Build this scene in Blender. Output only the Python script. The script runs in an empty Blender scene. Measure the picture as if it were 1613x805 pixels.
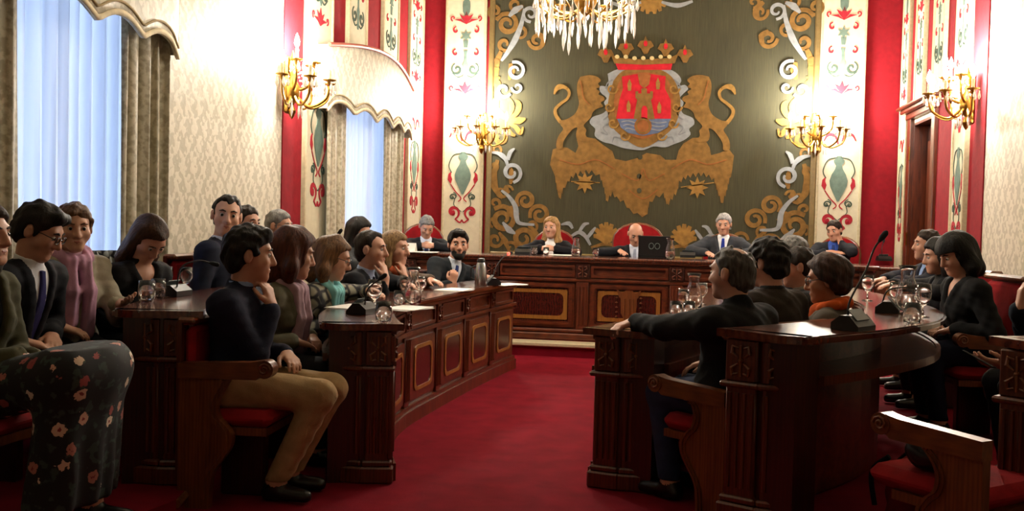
import bpy, math, random
import numpy as np
from mathutils import Vector, Matrix

# ------------------------------------------------------------------ camera
R = math.radians
C = bpy.context.scene.collection
FPX, CAM_H = 1500.0, 1.33
YAW, PITCH, ROLL = R(9.5), math.atan(45.5/1500), R(1.4)
_right0 = Vector((math.cos(YAW), math.sin(YAW), 0)); _fwd0 = Vector((-math.sin(YAW), math.cos(YAW), 0)); _z = Vector((0,0,1))
_fwd = _fwd0*math.cos(PITCH) - _z*math.sin(PITCH); _up1 = _z*math.cos(PITCH) + _fwd0*math.sin(PITCH)
_cr = _right0*math.cos(ROLL) + _up1*math.sin(ROLL); _cu = _up1*math.cos(ROLL) - _right0*math.sin(ROLL)
CAM = Vector((0, 0, CAM_H))
cam_data = bpy.data.cameras.new('camera'); cam = bpy.data.objects.new('camera', cam_data); C.objects.link(cam)
cam.matrix_world = Matrix(((_cr.x,_cu.x,-_fwd.x,CAM.x),(_cr.y,_cu.y,-_fwd.y,CAM.y),(_cr.z,_cu.z,-_fwd.z,CAM.z),(0,0,0,1)))
cam_data.sensor_width = 36; cam_data.lens = 36*FPX/1613; cam_data.clip_start = .05
bpy.context.scene.camera = cam
def ray(px, py): return _fwd + _cr*((px-806.5)/FPX) - _cu*((py-402.5)/FPX)
def at(px, py, depth): return CAM + ray(px, py)*depth          # a point of the room at that depth
def on_y(px, py, Y): d = ray(px, py); return CAM + d*(Y/d.y)    # a point on the plane y = Y

# ------------------------------------------------------------------ world, daylight, exposure
scene = bpy.context.scene
scene.view_settings.view_transform = 'Standard'; scene.view_settings.look = 'None'
scene.view_settings.gamma = 1.0; scene.view_settings.use_curve_mapping = False
scene.view_settings.exposure = 0.1
world = bpy.data.worlds.new('sky'); scene.world = world; world.use_nodes = True
world.node_tree.nodes['Background'].inputs[0].default_value = (.55, .7, 1, 1)
world.node_tree.nodes['Background'].inputs[1].default_value = 1.0
def area(name, loc, rot, sx, sy, power, col):
    l = bpy.data.lights.new(name, 'AREA'); l.shape = 'RECTANGLE'; l.size = sx; l.size_y = sy; l.energy = power; l.color = col
    o = bpy.data.objects.new(name, l); o.location = loc; o.rotation_euler = rot; C.objects.link(o); return o
XL, XR, YE, YB, ZC = -3.54, 2.90, 13.0, -3.2, 5.2
WIN = [(4.2, 6.0), (9.75, 11.9)]
for i, (y0, y1) in enumerate(WIN):
    area('daylight', (XL-.62, (y0+y1)/2, 1.7), (0, R(-90), 0), 3.2, y1-y0+.3, 85, (.78, .88, 1))
LAMP_SCONCE, LAMP_CHANDELIER = 280, 240
LAMP_COL = (1, .92, .80)

# ------------------------------------------------------------------ materials
_mats = {}
def lin(c):
    if isinstance(c, str): c = tuple(int(c[i:i+2], 16)/255 for i in (0, 2, 4))
    return tuple((x/12.92 if x <= .04045 else ((x+.055)/1.055)**2.4) for x in c)
class NT:
    def __init__(s, m):
        s.m = m; m.use_nodes = True; s.t = m.node_tree; s.n = s.t.nodes; s.b = s.n['Principled BSDF']; s.out = s.n['Material Output']
    def node(s, k, **kw):
        n = s.n.new(k)
        for a, v in kw.items():
            if a.startswith('i_'):
                n.inputs[int(a[2:])].default_value = v
            else: setattr(n, a, v)
        return n
    def link(s, a, b): s.t.links.new(a, b)
    def math(s, op, a, b=None):
        n = s.n.new('ShaderNodeMath'); n.operation = op
        for i, v in enumerate((a, b)):
            if v is None: continue
            if isinstance(v, (int, float)): n.inputs[i].default_value = v
            else: s.link(v, n.inputs[i])
        return n.outputs[0]
    def ramp(s, fac, stops, interp='LINEAR'):
        n = s.n.new('ShaderNodeValToRGB'); cr = n.color_ramp; cr.interpolation = interp
        while len(cr.elements) < len(stops): cr.elements.new(.5)
        for e, (p, c) in zip(cr.elements, stops): e.position = p; e.color = (*c, 1)
        s.link(fac, n.inputs[0]); return n.outputs[0]
    def coords(s, scale=(1,1,1), kind='Object'):
        tc = s.n.new('ShaderNodeTexCoord'); mp = s.n.new('ShaderNodeMapping'); mp.inputs['Scale'].default_value = scale
        s.link(tc.outputs[kind], mp.inputs[0]); return mp.outputs[0]
    def noise(s, vec, scale, detail=3, rough=.5):
        n = s.node('ShaderNodeTexNoise'); n.inputs['Scale'].default_value = scale; n.inputs['Detail'].default_value = detail
        n.inputs['Roughness'].default_value = rough; s.link(vec, n.inputs['Vector']); return n.outputs[0]
    def bump(s, h, strength=.2, dist=.01):
        n = s.node('ShaderNodeBump'); n.inputs['Strength'].default_value = strength; n.inputs['Distance'].default_value = dist
        s.link(h, n.inputs['Height']); s.link(n.outputs[0], s.b.inputs['Normal'])
def new(name):
    m = bpy.data.materials.new(name); return NT(m)
def plain(name, col, rough=.5, metal=0, var=.12, nscale=30, bump=0, sheen=0, spec=.5):
    key = ('plain', name)
    if key in _mats: return _mats[key]
    t = new(name); c = lin(col); v = t.coords()
    n = t.noise(v, nscale)
    lo = tuple(x*(1-var) for x in c); hi = tuple(min(1, x*(1+var)) for x in c)
    t.link(t.ramp(n, [(.3, lo), (.7, hi)]), t.b.inputs['Base Color'])
    t.b.inputs['Roughness'].default_value = rough; t.b.inputs['Metallic'].default_value = metal
    t.b.inputs['Specular IOR Level'].default_value = spec
    if sheen: t.b.inputs['Sheen Weight'].default_value = sheen
    if bump: t.bump(n, bump, .004)
    _mats[key] = t.m; return t.m
def fabric(col, rough=.9, weave=260, var=.18):
    key = ('fab', col)
    if key in _mats: return _mats[key]
    t = new('cloth_' + (col if isinstance(col, str) else 'dyed')); c = lin(col); v = t.coords()
    n = t.noise(v, 14, 4); w = t.noise(v, weave, 2)
    lo = tuple(x*(1-var) for x in c); hi = tuple(min(1, x*(1+var)) for x in c)
    t.link(t.ramp(n, [(.3, lo), (.7, hi)]), t.b.inputs['Base Color'])
    t.b.inputs['Roughness'].default_value = rough; t.b.inputs['Specular IOR Level'].default_value = .25
    t.bump(t.math('ADD', n, t.math('MULTIPLY', w, .3)), .5, .006)
    _mats[key] = t.m; return t.m
def wood(name, c1, c2, rough=.32, scale=(14, 14, 1.6), coat=.25):
    if name in _mats: return _mats[name]
    t = new(name); v = t.coords(scale); n = t.noise(v, 3.0, 6, .62)
    w = t.node('ShaderNodeTexWave'); w.inputs['Scale'].default_value = 1.3; w.inputs['Distortion'].default_value = 7
    w.inputs['Detail'].default_value = 3; t.link(v, w.inputs[0])
    f = t.math('ADD', t.math('MULTIPLY', n, .82), t.math('MULTIPLY', w.outputs[1], .18))
    t.link(t.ramp(f, [(.25, lin(c1)), (.75, lin(c2))]), t.b.inputs['Base Color'])
    t.b.inputs['Roughness'].default_value = rough; t.b.inputs['Coat Weight'].default_value = coat; t.b.inputs['Coat Roughness'].default_value = .18
    t.bump(n, .06, .002)
    _mats[name] = t.m; return t.m
WOOD = wood('mahogany', '34140a', '6b3016')
WOODX = wood('mahogany_lengthwise', '34140a', '6b3016', scale=(1.6, 14, 14))
WOODTOP = wood('polished_mahogany', '3a150c', '69301a', rough=.14, scale=(8, 2, 8), coat=.7)
WOODD = wood('dark_mahogany', '200b06', '3c170c')
WOODC = wood('chair_oak', '4a240f', '7c461e', rough=.35)
WOODCX = wood('chair_oak_lengthwise', '4a240f', '7c461e', rough=.35, scale=(1.6, 14, 14))
INLAY = wood('inlay_maple', '75461a', '9c6a2e', rough=.3)
BURL = wood('burl_veneer', '2a0c08', '4a1810', rough=.25, scale=(9, 9, 9))
RED_WALL = fabric('7e0d1a', weave=90, var=.12)
RED_PLUSH = fabric('8e0f16', weave=120)
CREAM = fabric('c4bda4', weave=120, var=.06)
GREEN_M = fabric('5f7268'); DARKGREEN_M = fabric('3b4a40'); RED_M = fabric('9a2330'); GOLD_E = fabric('74562a', var=.25); GOLD_L = fabric('876632', var=.25)
SILVER_E = fabric('84888a', var=.15); CRIMSON_E = fabric('ae1c28'); BLUE_E = fabric('57647f'); BROWN_E = fabric('86522a')
BRASS = plain('brass', 'a8813c', .28, 1.0, .1)
BLACK = plain('black_plastic', '0c0c0d', .45, 0, .1)
PAPER = plain('paper', 'e6e4de', .7, 0, .02)
STONE = plain('pale_step_stone', 'b5a888', .5, 0, .1, 40)
SILVER = plain('steel', 'b9bcc0', .22, 1.0, .05)
def m_glass(name='clear_glass', col=(1, 1, 1), rough=.02):
    if name in _mats: return _mats[name]
    t = new(name); t.b.inputs['Base Color'].default_value = (*col, 1); t.b.inputs['Roughness'].default_value = rough
    t.b.inputs['Transmission Weight'].default_value = 1; t.b.inputs['IOR'].default_value = 1.45
    v = t.coords(); t.bump(t.noise(v, 40, 1), .03, .001)
    _mats[name] = t.m; return t.m
GLASS = m_glass()
CRYSTAL = m_glass('cut_crystal', (1, .98, .94), .12); CRYSTAL.node_tree.nodes['Principled BSDF'].inputs['Transmission Weight'].default_value = .55
def m_emit(name, col, strength):
    t = new(name); t.b.inputs['Base Color'].default_value = (*col, 1)
    t.b.inputs['Emission Color'].default_value = (*col, 1); t.b.inputs['Emission Strength'].default_value = strength
    return t.m
BULB = m_emit('lit_bulb', (1, .90, .72), 70)
REDLED = m_emit('red_led', (1, .05, .03), 6)
def m_damask():
    t = new('damask'); tc = t.node('ShaderNodeTexCoord'); sp = t.node('ShaderNodeSeparateXYZ'); t.link(tc.outputs['Object'], sp.inputs[0])
    y = t.math('ADD', sp.outputs[0], sp.outputs[1]); z = sp.outputs[2]
    nz = t.noise(tc.outputs['Object'], 22, 3)
    def S(v, k, ph=0.): return t.math('SINE', t.math('ADD', t.math('MULTIPLY', v, k), ph))
    a = t.math('MULTIPLY', S(y, 38.), S(z, 21.))                       # ogee lattice
    b = t.math('MULTIPLY', S(y, 76., .6), S(z, 63., 1.1))
    c = t.math('MULTIPLY', t.math('SUBTRACT', nz, .5), 6.0)
    f = t.math('ADD', t.math('ADD', a, t.math('MULTIPLY', b, .7)), c)
    f = t.math('ADD', t.math('MULTIPLY', f, .5), .5)
    t.link(t.ramp(f, [(.40, lin('a79f8a')), (.60, lin('c4bca8'))]), t.b.inputs['Base Color'])
    t.b.inputs['Roughness'].default_value = .55; t.b.inputs['Sheen Weight'].default_value = .2
    t.bump(f, .2, .003)
    return t.m
DAMASK = m_damask()
def m_carpet():
    t = new('carpet'); v = t.coords(); n = t.noise(v, 6, 4); w = t.noise(v, 300, 2)
    t.link(t.ramp(n, [(.3, lin('690a1a')), (.7, lin('7c0f20'))]), t.b.inputs['Base Color'])
    t.b.inputs['Roughness'].default_value = .95; t.b.inputs['Specular IOR Level'].default_value = .1
    t.bump(w, .6, .004); return t.m
CARPET = m_carpet()
def m_sheer():
    t = new('sheer_voile'); t.n.remove(t.b)
    d = t.node('ShaderNodeBsdfDiffuse'); d.inputs[0].default_value = (.86, .88, .92, 1)
    tr = t.node('ShaderNodeBsdfTranslucent'); tr.inputs[0].default_value = (.80, .86, .97, 1)
    v = t.coords((60, 60, 3)); n = t.noise(v, 3, 2)
    mx = t.node('ShaderNodeMixShader'); t.link(t.ramp(n, [(.3, (.62,)*3), (.7, (.74,)*3)]), mx.inputs[0])
    t.link(d.outputs[0], mx.inputs[1]); t.link(tr.outputs[0], mx.inputs[2]); t.link(mx.outputs[0], t.out.inputs[0])
    return t.m
SHEER = m_sheer()
def m_drape():
    t = new('drape_damask'); v = t.coords(); n = t.noise(v, 26, 4); 
    t.link(t.ramp(n, [(.42, lin('928a72')), (.56, lin('b2aa92'))]), t.b.inputs['Base Color'])
    t.b.inputs['Roughness'].default_value = .5; t.b.inputs['Sheen Weight'].default_value = .3; t.bump(n, .3, .004); return t.m
DRAPE = m_drape()
def m_tapestry():
    t = new('tapestry_ground'); v = t.coords((1, 1, 1)); v2 = t.coords((70, 1, 2.2))
    n = t.noise(v2, 1.5, 3); n2 = t.noise(v, 1.2, 2)
    t.link(t.ramp(t.math('ADD', t.math('MULTIPLY', n, .6), t.math('MULTIPLY', n2, .4)), [(.3, lin('2b2a1b')), (.7, lin('434029'))]), t.b.inputs['Base Color'])
    t.b.inputs['Roughness'].default_value = .95; t.bump(n, .3, .004); return t.m
TAPESTRY = m_tapestry()
def m_skin(col):
    key = ('skin', col)
    if key in _mats: return _mats[key]
    t = new('skin'); c = lin(col); v = t.coords(); n = t.noise(v, 18, 3)
    t.link(t.ramp(n, [(.3, (c[0]*.9, c[1]*.84, c[2]*.82)), (.7, c)]), t.b.inputs['Base Color'])
    t.b.inputs['Roughness'].default_value = .5; t.b.inputs['Subsurface Weight'].default_value = .0
    t.bump(t.noise(v, 150, 2), .08, .002)
    _mats[key] = t.m; return t.m
def m_hair(c1, c2):
    key = ('hair', c1, c2)
    if key in _mats: return _mats[key]
    t = new('hair'); v = t.coords((1, 1, .12)); n = t.noise(v, 90, 3, .6); n2 = t.noise(t.coords(), 12, 3)
    f = t.math('ADD', t.math('MULTIPLY', n, .65), t.math('MULTIPLY', n2, .35))
    t.link(t.ramp(f, [(.35, lin(c1)), (.65, lin(c2))]), t.b.inputs['Base Color'])
    t.b.inputs['Roughness'].default_value = .6; t.b.inputs['Specular IOR Level'].default_value = .25
    t.bump(n, .7, .006); _mats[key] = t.m; return t.m
def m_floral():
    t = new('floral_print'); v = t.coords(); vo = t.node('ShaderNodeTexVoronoi'); vo.inputs['Scale'].default_value = 15; t.link(v, vo.inputs['Vector'])
    nn = t.noise(v, 60, 3)
    d = t.math('ADD', vo.outputs['Distance'], t.math('MULTIPLY', t.math('SUBTRACT', nn, .5), .5))
    sc = t.node('ShaderNodeSeparateColor'); t.link(vo.outputs['Color'], sc.inputs[0])
    petal = t.math('LESS_THAN', d, .36); heart = t.math('LESS_THAN', d, .13); pick = t.math('GREATER_THAN', sc.outputs[0], .38)
    flower = t.ramp(sc.outputs[1], [(.0, lin('8a3b3a')), (.45, lin('b98c78')), (.8, lin('cbb9a2'))])
    leaf = t.ramp(t.noise(v, 24, 2), [(.56, lin('0d1012')), (.62, lin('2a3a34'))])
    m1 = t.node('ShaderNodeMix', data_type='RGBA'); t.link(t.math('MULTIPLY', petal, pick), m1.inputs[0]); t.link(leaf, m1.inputs[6]); t.link(flower, m1.inputs[7])
    m2 = t.node('ShaderNodeMix', data_type='RGBA'); t.link(t.math('MULTIPLY', heart, pick), m2.inputs[0]); t.link(m1.outputs[2], m2.inputs[6]); m2.inputs[7].default_value = (*lin('7a2f35'), 1)
    t.link(m2.outputs[2], t.b.inputs['Base Color']); t.b.inputs['Roughness'].default_value = .85
    return t.m
FLORAL = m_floral()
def m_patch(name, c1, c2, sc):
    t = new(name); v = t.coords(); vo = t.node('ShaderNodeTexVoronoi'); vo.feature = 'DISTANCE_TO_EDGE'; vo.inputs['Scale'].default_value = sc; t.link(v, vo.inputs['Vector'])
    t.link(t.ramp(vo.outputs['Distance'], [(.08, lin(c1)), (.2, lin(c2))]), t.b.inputs['Base Color']); t.b.inputs['Roughness'].default_value = .9; return t.m

# ------------------------------------------------------------------ mesh building
class MB:
    def __init__(s): s.v = []; s.f = []; s.mi = []
    def add(s, vs, fs, M=None, mi=0):
        o = len(s.v)
        s.v += [tuple(M @ Vector(v)) for v in vs] if M is not None else [tuple(v) for v in vs]
        s.f += [tuple(i+o for i in f) for f in fs]; s.mi += [mi]*len(fs); return s
    def box(s, x0, x1, y0, y1, z0, z1, M=None, bev=0., mi=0):
        if bev <= 0:
            vs = [(x,y,z) for z in (z0,z1) for x,y in ((x0,y0),(x1,y0),(x1,y1),(x0,y1))]
            fs = [(3,2,1,0),(4,5,6,7),(0,1,5,4),(1,2,6,5),(2,3,7,6),(3,0,4,7)]
            return s.add(vs, fs, M, mi)
        b = min(bev, (x1-x0)/2.01, (y1-y0)/2.01, (z1-z0)/2.01); cx, cy, cz = (x0+x1)/2, (y0+y1)/2, (z0+z1)/2
        hx, hy, hz = (x1-x0)/2, (y1-y0)/2, (z1-z0)/2; vs = []; idx = {}
        for sx in (-1,1):
            for sy in (-1,1):
                for sz in (-1,1):
                    for a in range(3):
                        q = [hx-b, hy-b, hz-b]; q[a] += b
                        idx[sx,sy,sz,a] = len(vs); vs.append((cx+sx*q[0], cy+sy*q[1], cz+sz*q[2]))
        fs = []
        def quad(l, ref):
            p = [Vector(vs[i]) for i in l]; n = (p[1]-p[0]).cross(p[2]-p[0])
            fs.append(tuple(l) if n.dot(Vector(ref)) > 0 else tuple(reversed(l)))
        for a in range(3):
            o1, o2 = [k for k in range(3) if k != a]
            for sg in (-1, 1):
                l = []
                for p, q in ((-1,-1),(1,-1),(1,1),(-1,1)):
                    t = [0,0,0]; t[a] = sg; t[o1] = p; t[o2] = q; l.append(idx[t[0],t[1],t[2],a])
                r = [0,0,0]; r[a] = sg; quad(l, r)
        for a in range(3):                                   # edges run along axis a
            o1, o2 = [k for k in range(3) if k != a]
            for p in (-1,1):
                for q in (-1,1):
                    l = []
                    for (sg, ax) in ((-1,o1),(1,o1),(1,o2),(-1,o2)):
                        t = [0,0,0]; t[a] = sg; t[o1] = p; t[o2] = q; l.append(idx[t[0],t[1],t[2],ax])
                    r = [0,0,0]; r[o1] = p; r[o2] = q; quad(l, r)
        for sx in (-1,1):
            for sy in (-1,1):
                for sz in (-1,1): quad([idx[sx,sy,sz,k] for k in range(3)], (sx,sy,sz))
        return s.add(vs, fs, M, mi)
    def prism(s, poly, d0, d1, M=None, mi=0, chamfer=0):
        """polygon in local (x, z), extruded along y from d0 to d1"""
        a = sum(poly[i][0]*poly[(i+1)%len(poly)][1]-poly[(i+1)%len(poly)][0]*poly[i][1] for i in range(len(poly)))
        if a < 0: poly = poly[::-1]
        n = len(poly)
        vs = [(x,d0,z) for x,z in poly] + [(x,d1,z) for x,z in poly]
        fs = [tuple(range(n)), tuple(reversed(range(n,2*n)))] + [(i, n+i, n+(i+1)%n, (i+1)%n) for i in range(n)]
        if d0 > d1: fs = [tuple(reversed(f)) for f in fs]
        return s.add(vs, fs, M, mi)
    def tube(s, pts, rad, n=8, M=None, mi=0, flat=1.0, cap=True):
        pts = [Vector(p) for p in pts]
        if isinstance(rad, (int, float)): rad = [rad]*len(pts)
        vs = []; fs = []; prev = None
        for i, p in enumerate(pts):
            t = (pts[min(i+1, len(pts)-1)] - pts[max(i-1, 0)]).normalized()
            if prev is None:
                a = Vector((0,0,1)) if abs(t.z) < .9 else Vector((1,0,0)); u = t.cross(a).normalized()
            else:
                u = (prev - t*prev.dot(t)).normalized()
            prev = u; w = t.cross(u)
            for k in range(n):
                an = 2*math.pi*k/n; vs.append(p + (u*math.cos(an) + w*math.sin(an)*flat)*rad[i])
        for i in range(len(pts)-1):
            for k in range(n): fs.append((i*n+k, i*n+(k+1)%n, (i+1)*n+(k+1)%n, (i+1)*n+k))
        if cap: fs += [tuple(reversed(range(n))), tuple((len(pts)-1)*n+k for k in range(n))]
        return s.add(vs, fs, M, mi)
    def lathe(s, prof, n=16, M=None, mi=0):
        vs = []; fs = []
        for r, z in prof:
            for k in range(n): vs.append((r*math.cos(2*math.pi*k/n), r*math.sin(2*math.pi*k/n), z))
        for i in range(len(prof)-1):
            for k in range(n): fs.append((i*n+k, i*n+(k+1)%n, (i+1)*n+(k+1)%n, (i+1)*n+k))
        if prof[0][0] > 1e-5: fs.append(tuple(reversed(range(n))))
        if prof[-1][0] > 1e-5: fs.append(tuple((len(prof)-1)*n+k for k in range(n)))
        return s.add(vs, fs, M, mi)
    def sheet(s, grid, M=None, mi=0):
        h, w = len(grid), len(grid[0])
        return s.add([p for r in grid for p in r], [(i*w+j, i*w+j+1, (i+1)*w+j+1, (i+1)*w+j) for i in range(h-1) for j in range(w-1)], M, mi)
    def mesh(s, name, mats):
        me = bpy.data.meshes.new(name); me.from_pydata(s.v, [], s.f); me.validate()
        for m in (mats if isinstance(mats, (list, tuple)) else [mats]): me.materials.append(m)
        if any(s.mi) and len(me.polygons) == len(s.mi): me.polygons.foreach_set('material_index', s.mi)
        return me
    def build(s, name, mat, parent=None, smooth=False, loc=None):
        me = s.mesh(name, mat)
        if smooth:
            me.polygons.foreach_set('use_smooth', [True]*len(me.polygons))
            if smooth != 'all': me.set_sharp_from_angle(angle=R(38))
        o = bpy.data.objects.new(name, me); C.objects.link(o)
        if parent is not None: o.parent = parent
        if loc is not None: o.location = loc
        return o
def tag(o, label=None, cat=None, group=None, kind=None):
    if label: o['label'] = label
    if cat: o['category'] = cat
    if group: o['group'] = group
    if kind: o['kind'] = kind
    return o
def empty(name, loc=(0,0,0), rz=0):
    o = bpy.data.objects.new(name, None); o.location = loc; o.rotation_euler = (0,0,rz); o.empty_display_size = .05; C.objects.link(o); return o
def copy_tree(o, parent=None):
    c = o.copy(); C.objects.link(c); c.parent = parent
    for ch in list(o.children): copy_tree(ch, c)
    return c
def place(me, name, parent, M):
    o = bpy.data.objects.new(name, me); C.objects.link(o); o.parent = parent; o.matrix_local = M; return o
T = Matrix.Translation
def RZ(a): return Matrix.Rotation(a, 4, 'Z')
def RX(a): return Matrix.Rotation(a, 4, 'X')
def RY(a): return Matrix.Rotation(a, 4, 'Y')
def struct(o): o['kind'] = 'structure'; return o
# ================================================================== room shell
def ribbon(mb, pts, wid, d0, d1, M=None, mi=0):
    """flat band following (x, z) points with widths, thick from d0 (front) to d1"""
    P = [Vector((p[0], 0, p[1])) for p in pts]; n = len(P)
    if isinstance(wid, (int, float)): wid = [wid]*n
    vs = []
    for i in range(n):
        t = (P[min(i+1, n-1)] - P[max(i-1, 0)]).normalized(); nr = Vector((t.z, 0, -t.x))
        a, b = P[i] + nr*wid[i]/2, P[i] - nr*wid[i]/2
        for q in (a, b): vs += [(q.x, d0, q.z), (q.x, d1, q.z)]
    fs = []
    for i in range(n-1):
        a = i*4; b = a+4
        fs += [(a, b, b+2, a+2)[::-1], (a+1, a, b, b+1)[::-1], (a+2, a+3, b+3, b+2)[::-1]]
    fs += [(0, 2, 3, 1)[::-1], ((n-1)*4, (n-1)*4+1, (n-1)*4+3, (n-1)*4+2)[::-1]]
    return mb.add(vs, fs, M, mi)
def spiral(cx, cz, r, turns, start, cw=1, n=22, inner=.12):
    return [(cx + r*(1-(1-inner)*i/(n-1))*math.cos(start - cw*2*math.pi*turns*i/(n-1)), cz + r*(1-(1-inner)*i/(n-1))*math.sin(start - cw*2*math.pi*turns*i/(n-1))) for i in range(n)]
def bez(pts, n=14):
    """Catmull-Rom through points"""
    P = [pts[0]] + list(pts) + [pts[-1]]; out = []
    for i in range(1, len(P)-2):
        for k in range(n):
            t = k/n; q = []
            for a in range(len(pts[0])):
                p0, p1, p2, p3 = P[i-1][a], P[i][a], P[i+1][a], P[i+2][a]
                q.append(.5*((2*p1)+(-p0+p2)*t+(2*p0-5*p1+4*p2-p3)*t*t+(-p0+3*p1-3*p2+p3)*t**3))
            out.append(tuple(q))
    out.append(tuple(pts[-1])); return out
def taper(n, w0, w1, w2): return [(w0*(1-2*i/(n-1)) + w1*2*i/(n-1)) if i < n/2 else (w1*(2-2*i/(n-1)) + w2*(2*i/(n-1)-1)) for i in range(n)]

struct(MB().box(XL-.9, XR+.3, YB-.3, YE+.3, -.2, 0).build('floor', CARPET))
struct(MB().box(XL-.3, XR+.3, YB-.3, YE+.3, ZC, ZC+.2).build('ceiling', plain('ceiling_plaster', 'd8cfba', .9)))
struct(MB().box(XL, XR, YE, YE+.25, 0, ZC).build('wall_end', RED_WALL))
struct(MB().box(XL-.25, XR+.25, YB-.25, YB, 0, ZC).build('wall_back', DAMASK))
mb = MB(); ZW0, ZW1 = .03, 3.2
ys = [YB, WIN[0][0], WIN[0][1], WIN[1][0], WIN[1][1], YE]
for i in range(0, 6, 2): mb.box(XL-.25, XL, ys[i], ys[i+1], 0, ZC)
for y0, y1 in WIN: mb.box(XL-.25, XL, y0, y1, 0, ZW0); mb.box(XL-.25, XL, y0, y1, ZW1, ZC)
struct(mb.build('wall_left', DAMASK))
DY0, DY1, DZ = 11.42, 12.42, 2.72
mb = MB().box(XR, XR+.25, YB, DY0, 0, ZC).box(XR, XR+.25, DY1, YE, 0, ZC).box(XR, XR+.25, DY0, DY1, DZ, ZC)
struct(mb.build('wall_right', DAMASK))
for nm, x, sg in (('baseboard_left', XL, 1), ('baseboard_right', XR, -1)):
    mb = MB()
    for a, b in ((YB, DY0-.1), (DY1+.1, YE)) if sg < 0 else ((YB, YE),): mb.box(min(x, x+sg*.03), max(x, x+sg*.03), a, b, 0, .22)
    struct(mb.build(nm, WOODX))
# windows: frame, mullions, pane
for i, (y0, y1) in enumerate(WIN):
    r = empty('window_%d' % (i+1), (XL-.15, (y0+y1)/2, ZW0)); struct(r); w = (y1-y0)/2; h = ZW1-ZW0
    fm = MB().box(-.04, .04, -w, -w+.07, 0, h).box(-.04, .04, w-.07, w, 0, h).box(-.04, .04, -w+.07, w-.07, 0, .07).box(-.04, .04, -w+.07, w-.07, h-.07, h).box(-.03, .03, -.045, .045, .07, h-.07)
    fm.build('window_frame', plain('white_paint', 'd9d9d4', .4), r)
    for s in (-1, 1):
        MB().box(-.004, .004, min(s*.045, s*(w-.07)), max(s*.045, s*(w-.07)), .07, h-.07).build('pane', GLASS, r)
# dais platform
DAIS_Y, DAIS_Z = 9.73, .145
struct(MB().box(XL, XR, DAIS_Y, YE, 0, DAIS_Z-.045).box(XL, XR, DAIS_Y+.2, YE, DAIS_Z-.045, DAIS_Z).build('floor_dais', CARPET))
struct(MB().box(XL, XR, DAIS_Y-.03, DAIS_Y+.2, DAIS_Z-.045, DAIS_Z, bev=.01).build('trim_1', STONE))

# ---------------- embroidered strips of the walls
def sym(f):
    for s in (-1, 1): f(s)
def mk(name, mat, f):
    mb = MB(); f(mb); return mb.mesh(name, mat)
D0, D1 = -.006, .004
def _vase(mb):
    half = [(.012,-.30),(.03,-.26),(.06,-.2),(.105,-.1),(.115,-.03),(.09,.05),(.05,.12),(.035,.17),(.06,.2),(.07,.23),(.045,.26),(.03,.29)]
    mb.prism([(x, z) for x, z in half] + [(-x, z) for x, z in reversed(half)], D0, D1)
def _vasetrim(mb):
    def f(s):
        ribbon(mb, bez([(s*.02,.27),(s*.14,.24),(s*.2,.1),(s*.16,.0)]), .012, D0, D1)
        ribbon(mb, spiral(s*.13, -.33, .055, .9, R(90), -s), .012, D0, D1)
    sym(f)
def _redleaf(mb):
    def f(s):
        mb.prism([(s*.17,-.12),(s*.215,-.06),(s*.205,.02),(s*.165,.06),(s*.17,0),(s*.15,-.05)], D0, D1)
        ribbon(mb, bez([(s*.17,-.12),(s*.1,-.22),(s*.02,-.31),(s*.06,-.36)]), .014, D0, D1)
    sym(f)
def _cscroll(mb):
    def f(s):
        p = spiral(s*.125, .04, .095, 1.05, R(250 if s > 0 else -70), -s*-1, inner=.2); ribbon(mb, p, taper(len(p), .02, .05, .03), D0, D1)
        ribbon(mb, bez([(s*.1,-.05),(s*.03,-.1),(s*.0,-.06)]), .02, D0, D1)
        mb.prism([(s*.125+.028*math.cos(a), .03+.04*math.sin(a)) for a in [k*math.pi/4 for k in range(8)]], D0, D1)
    sym(f)
def _curls(mb):
    def f(s):
        p = spiral(s*.14, .0, .05, 1.1, R(180 if s > 0 else 0), s, inner=.15); ribbon(mb, p, taper(len(p), .012, .022, .012), D0, D1)
        p = bez([(s*.1,0),(s*.12,-.1),(s*.06,-.16),(s*.01,-.2)]); ribbon(mb, p, .01, D0, D1)
    sym(f)
def _fleur(mb):
    for a, l, w in ((0,.13,.06),(48,.13,.045),(-48,.13,.045),(85,.17,.035),(-85,.17,.035)):
        an = R(90+a); dx, dz = math.cos(an), math.sin(an)
        q = [(0,-.05),(dx*l*.45 - dz*w*.5, dz*l*.45 + dx*w*.5),(dx*l, dz*l),(dx*l*.45 + dz*w*.5, dz*l*.45 - dx*w*.5)]
        mb.prism(q, D0, D1)
    sym(lambda s: ribbon(mb, spiral(s*.185, .035, .04, .9, R(-100), -s), .016, D0, D1))
def _bigscroll(mb):
    def f(s):
        p = spiral(s*.115, -.03, .085, 1.25, R(70 if s > 0 else 110), s, inner=.15); ribbon(mb, p, taper(len(p), .014, .034, .016), D0, D1)
        p = bez([(s*.03,-.12),(s*.1,-.14),(s*.18,-.08)]); ribbon(mb, p, .014, D0, D1)
    sym(f)
def _stem(mb):
    h = [(.014,-.2),(.03,-.15),(.02,-.1),(.03,-.04),(.045,0),(.02,.05),(.016,.14),(.03,.2)]
    mb.prism(h + [(-x, z) for x, z in reversed(h)], D0, D1)
def _star(mb):
    mb.prism([((.085 if k % 2 == 0 else .04)*math.cos(k*math.pi/6+math.pi/2), (.085 if k % 2 == 0 else .04)*math.sin(k*math.pi/6+math.pi/2)) for k in range(12)], D0, D1)
    mb.prism([(-.025,-.16),(.025,-.16),(.035,-.06),(-.035,-.06)], D0, D1)
def _dots(mb):
    sym(lambda s: ribbon(mb, spiral(s*.14, 0, .05, .8, R(90), s), taper(22, .012, .03, .014), D0, D1))
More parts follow.
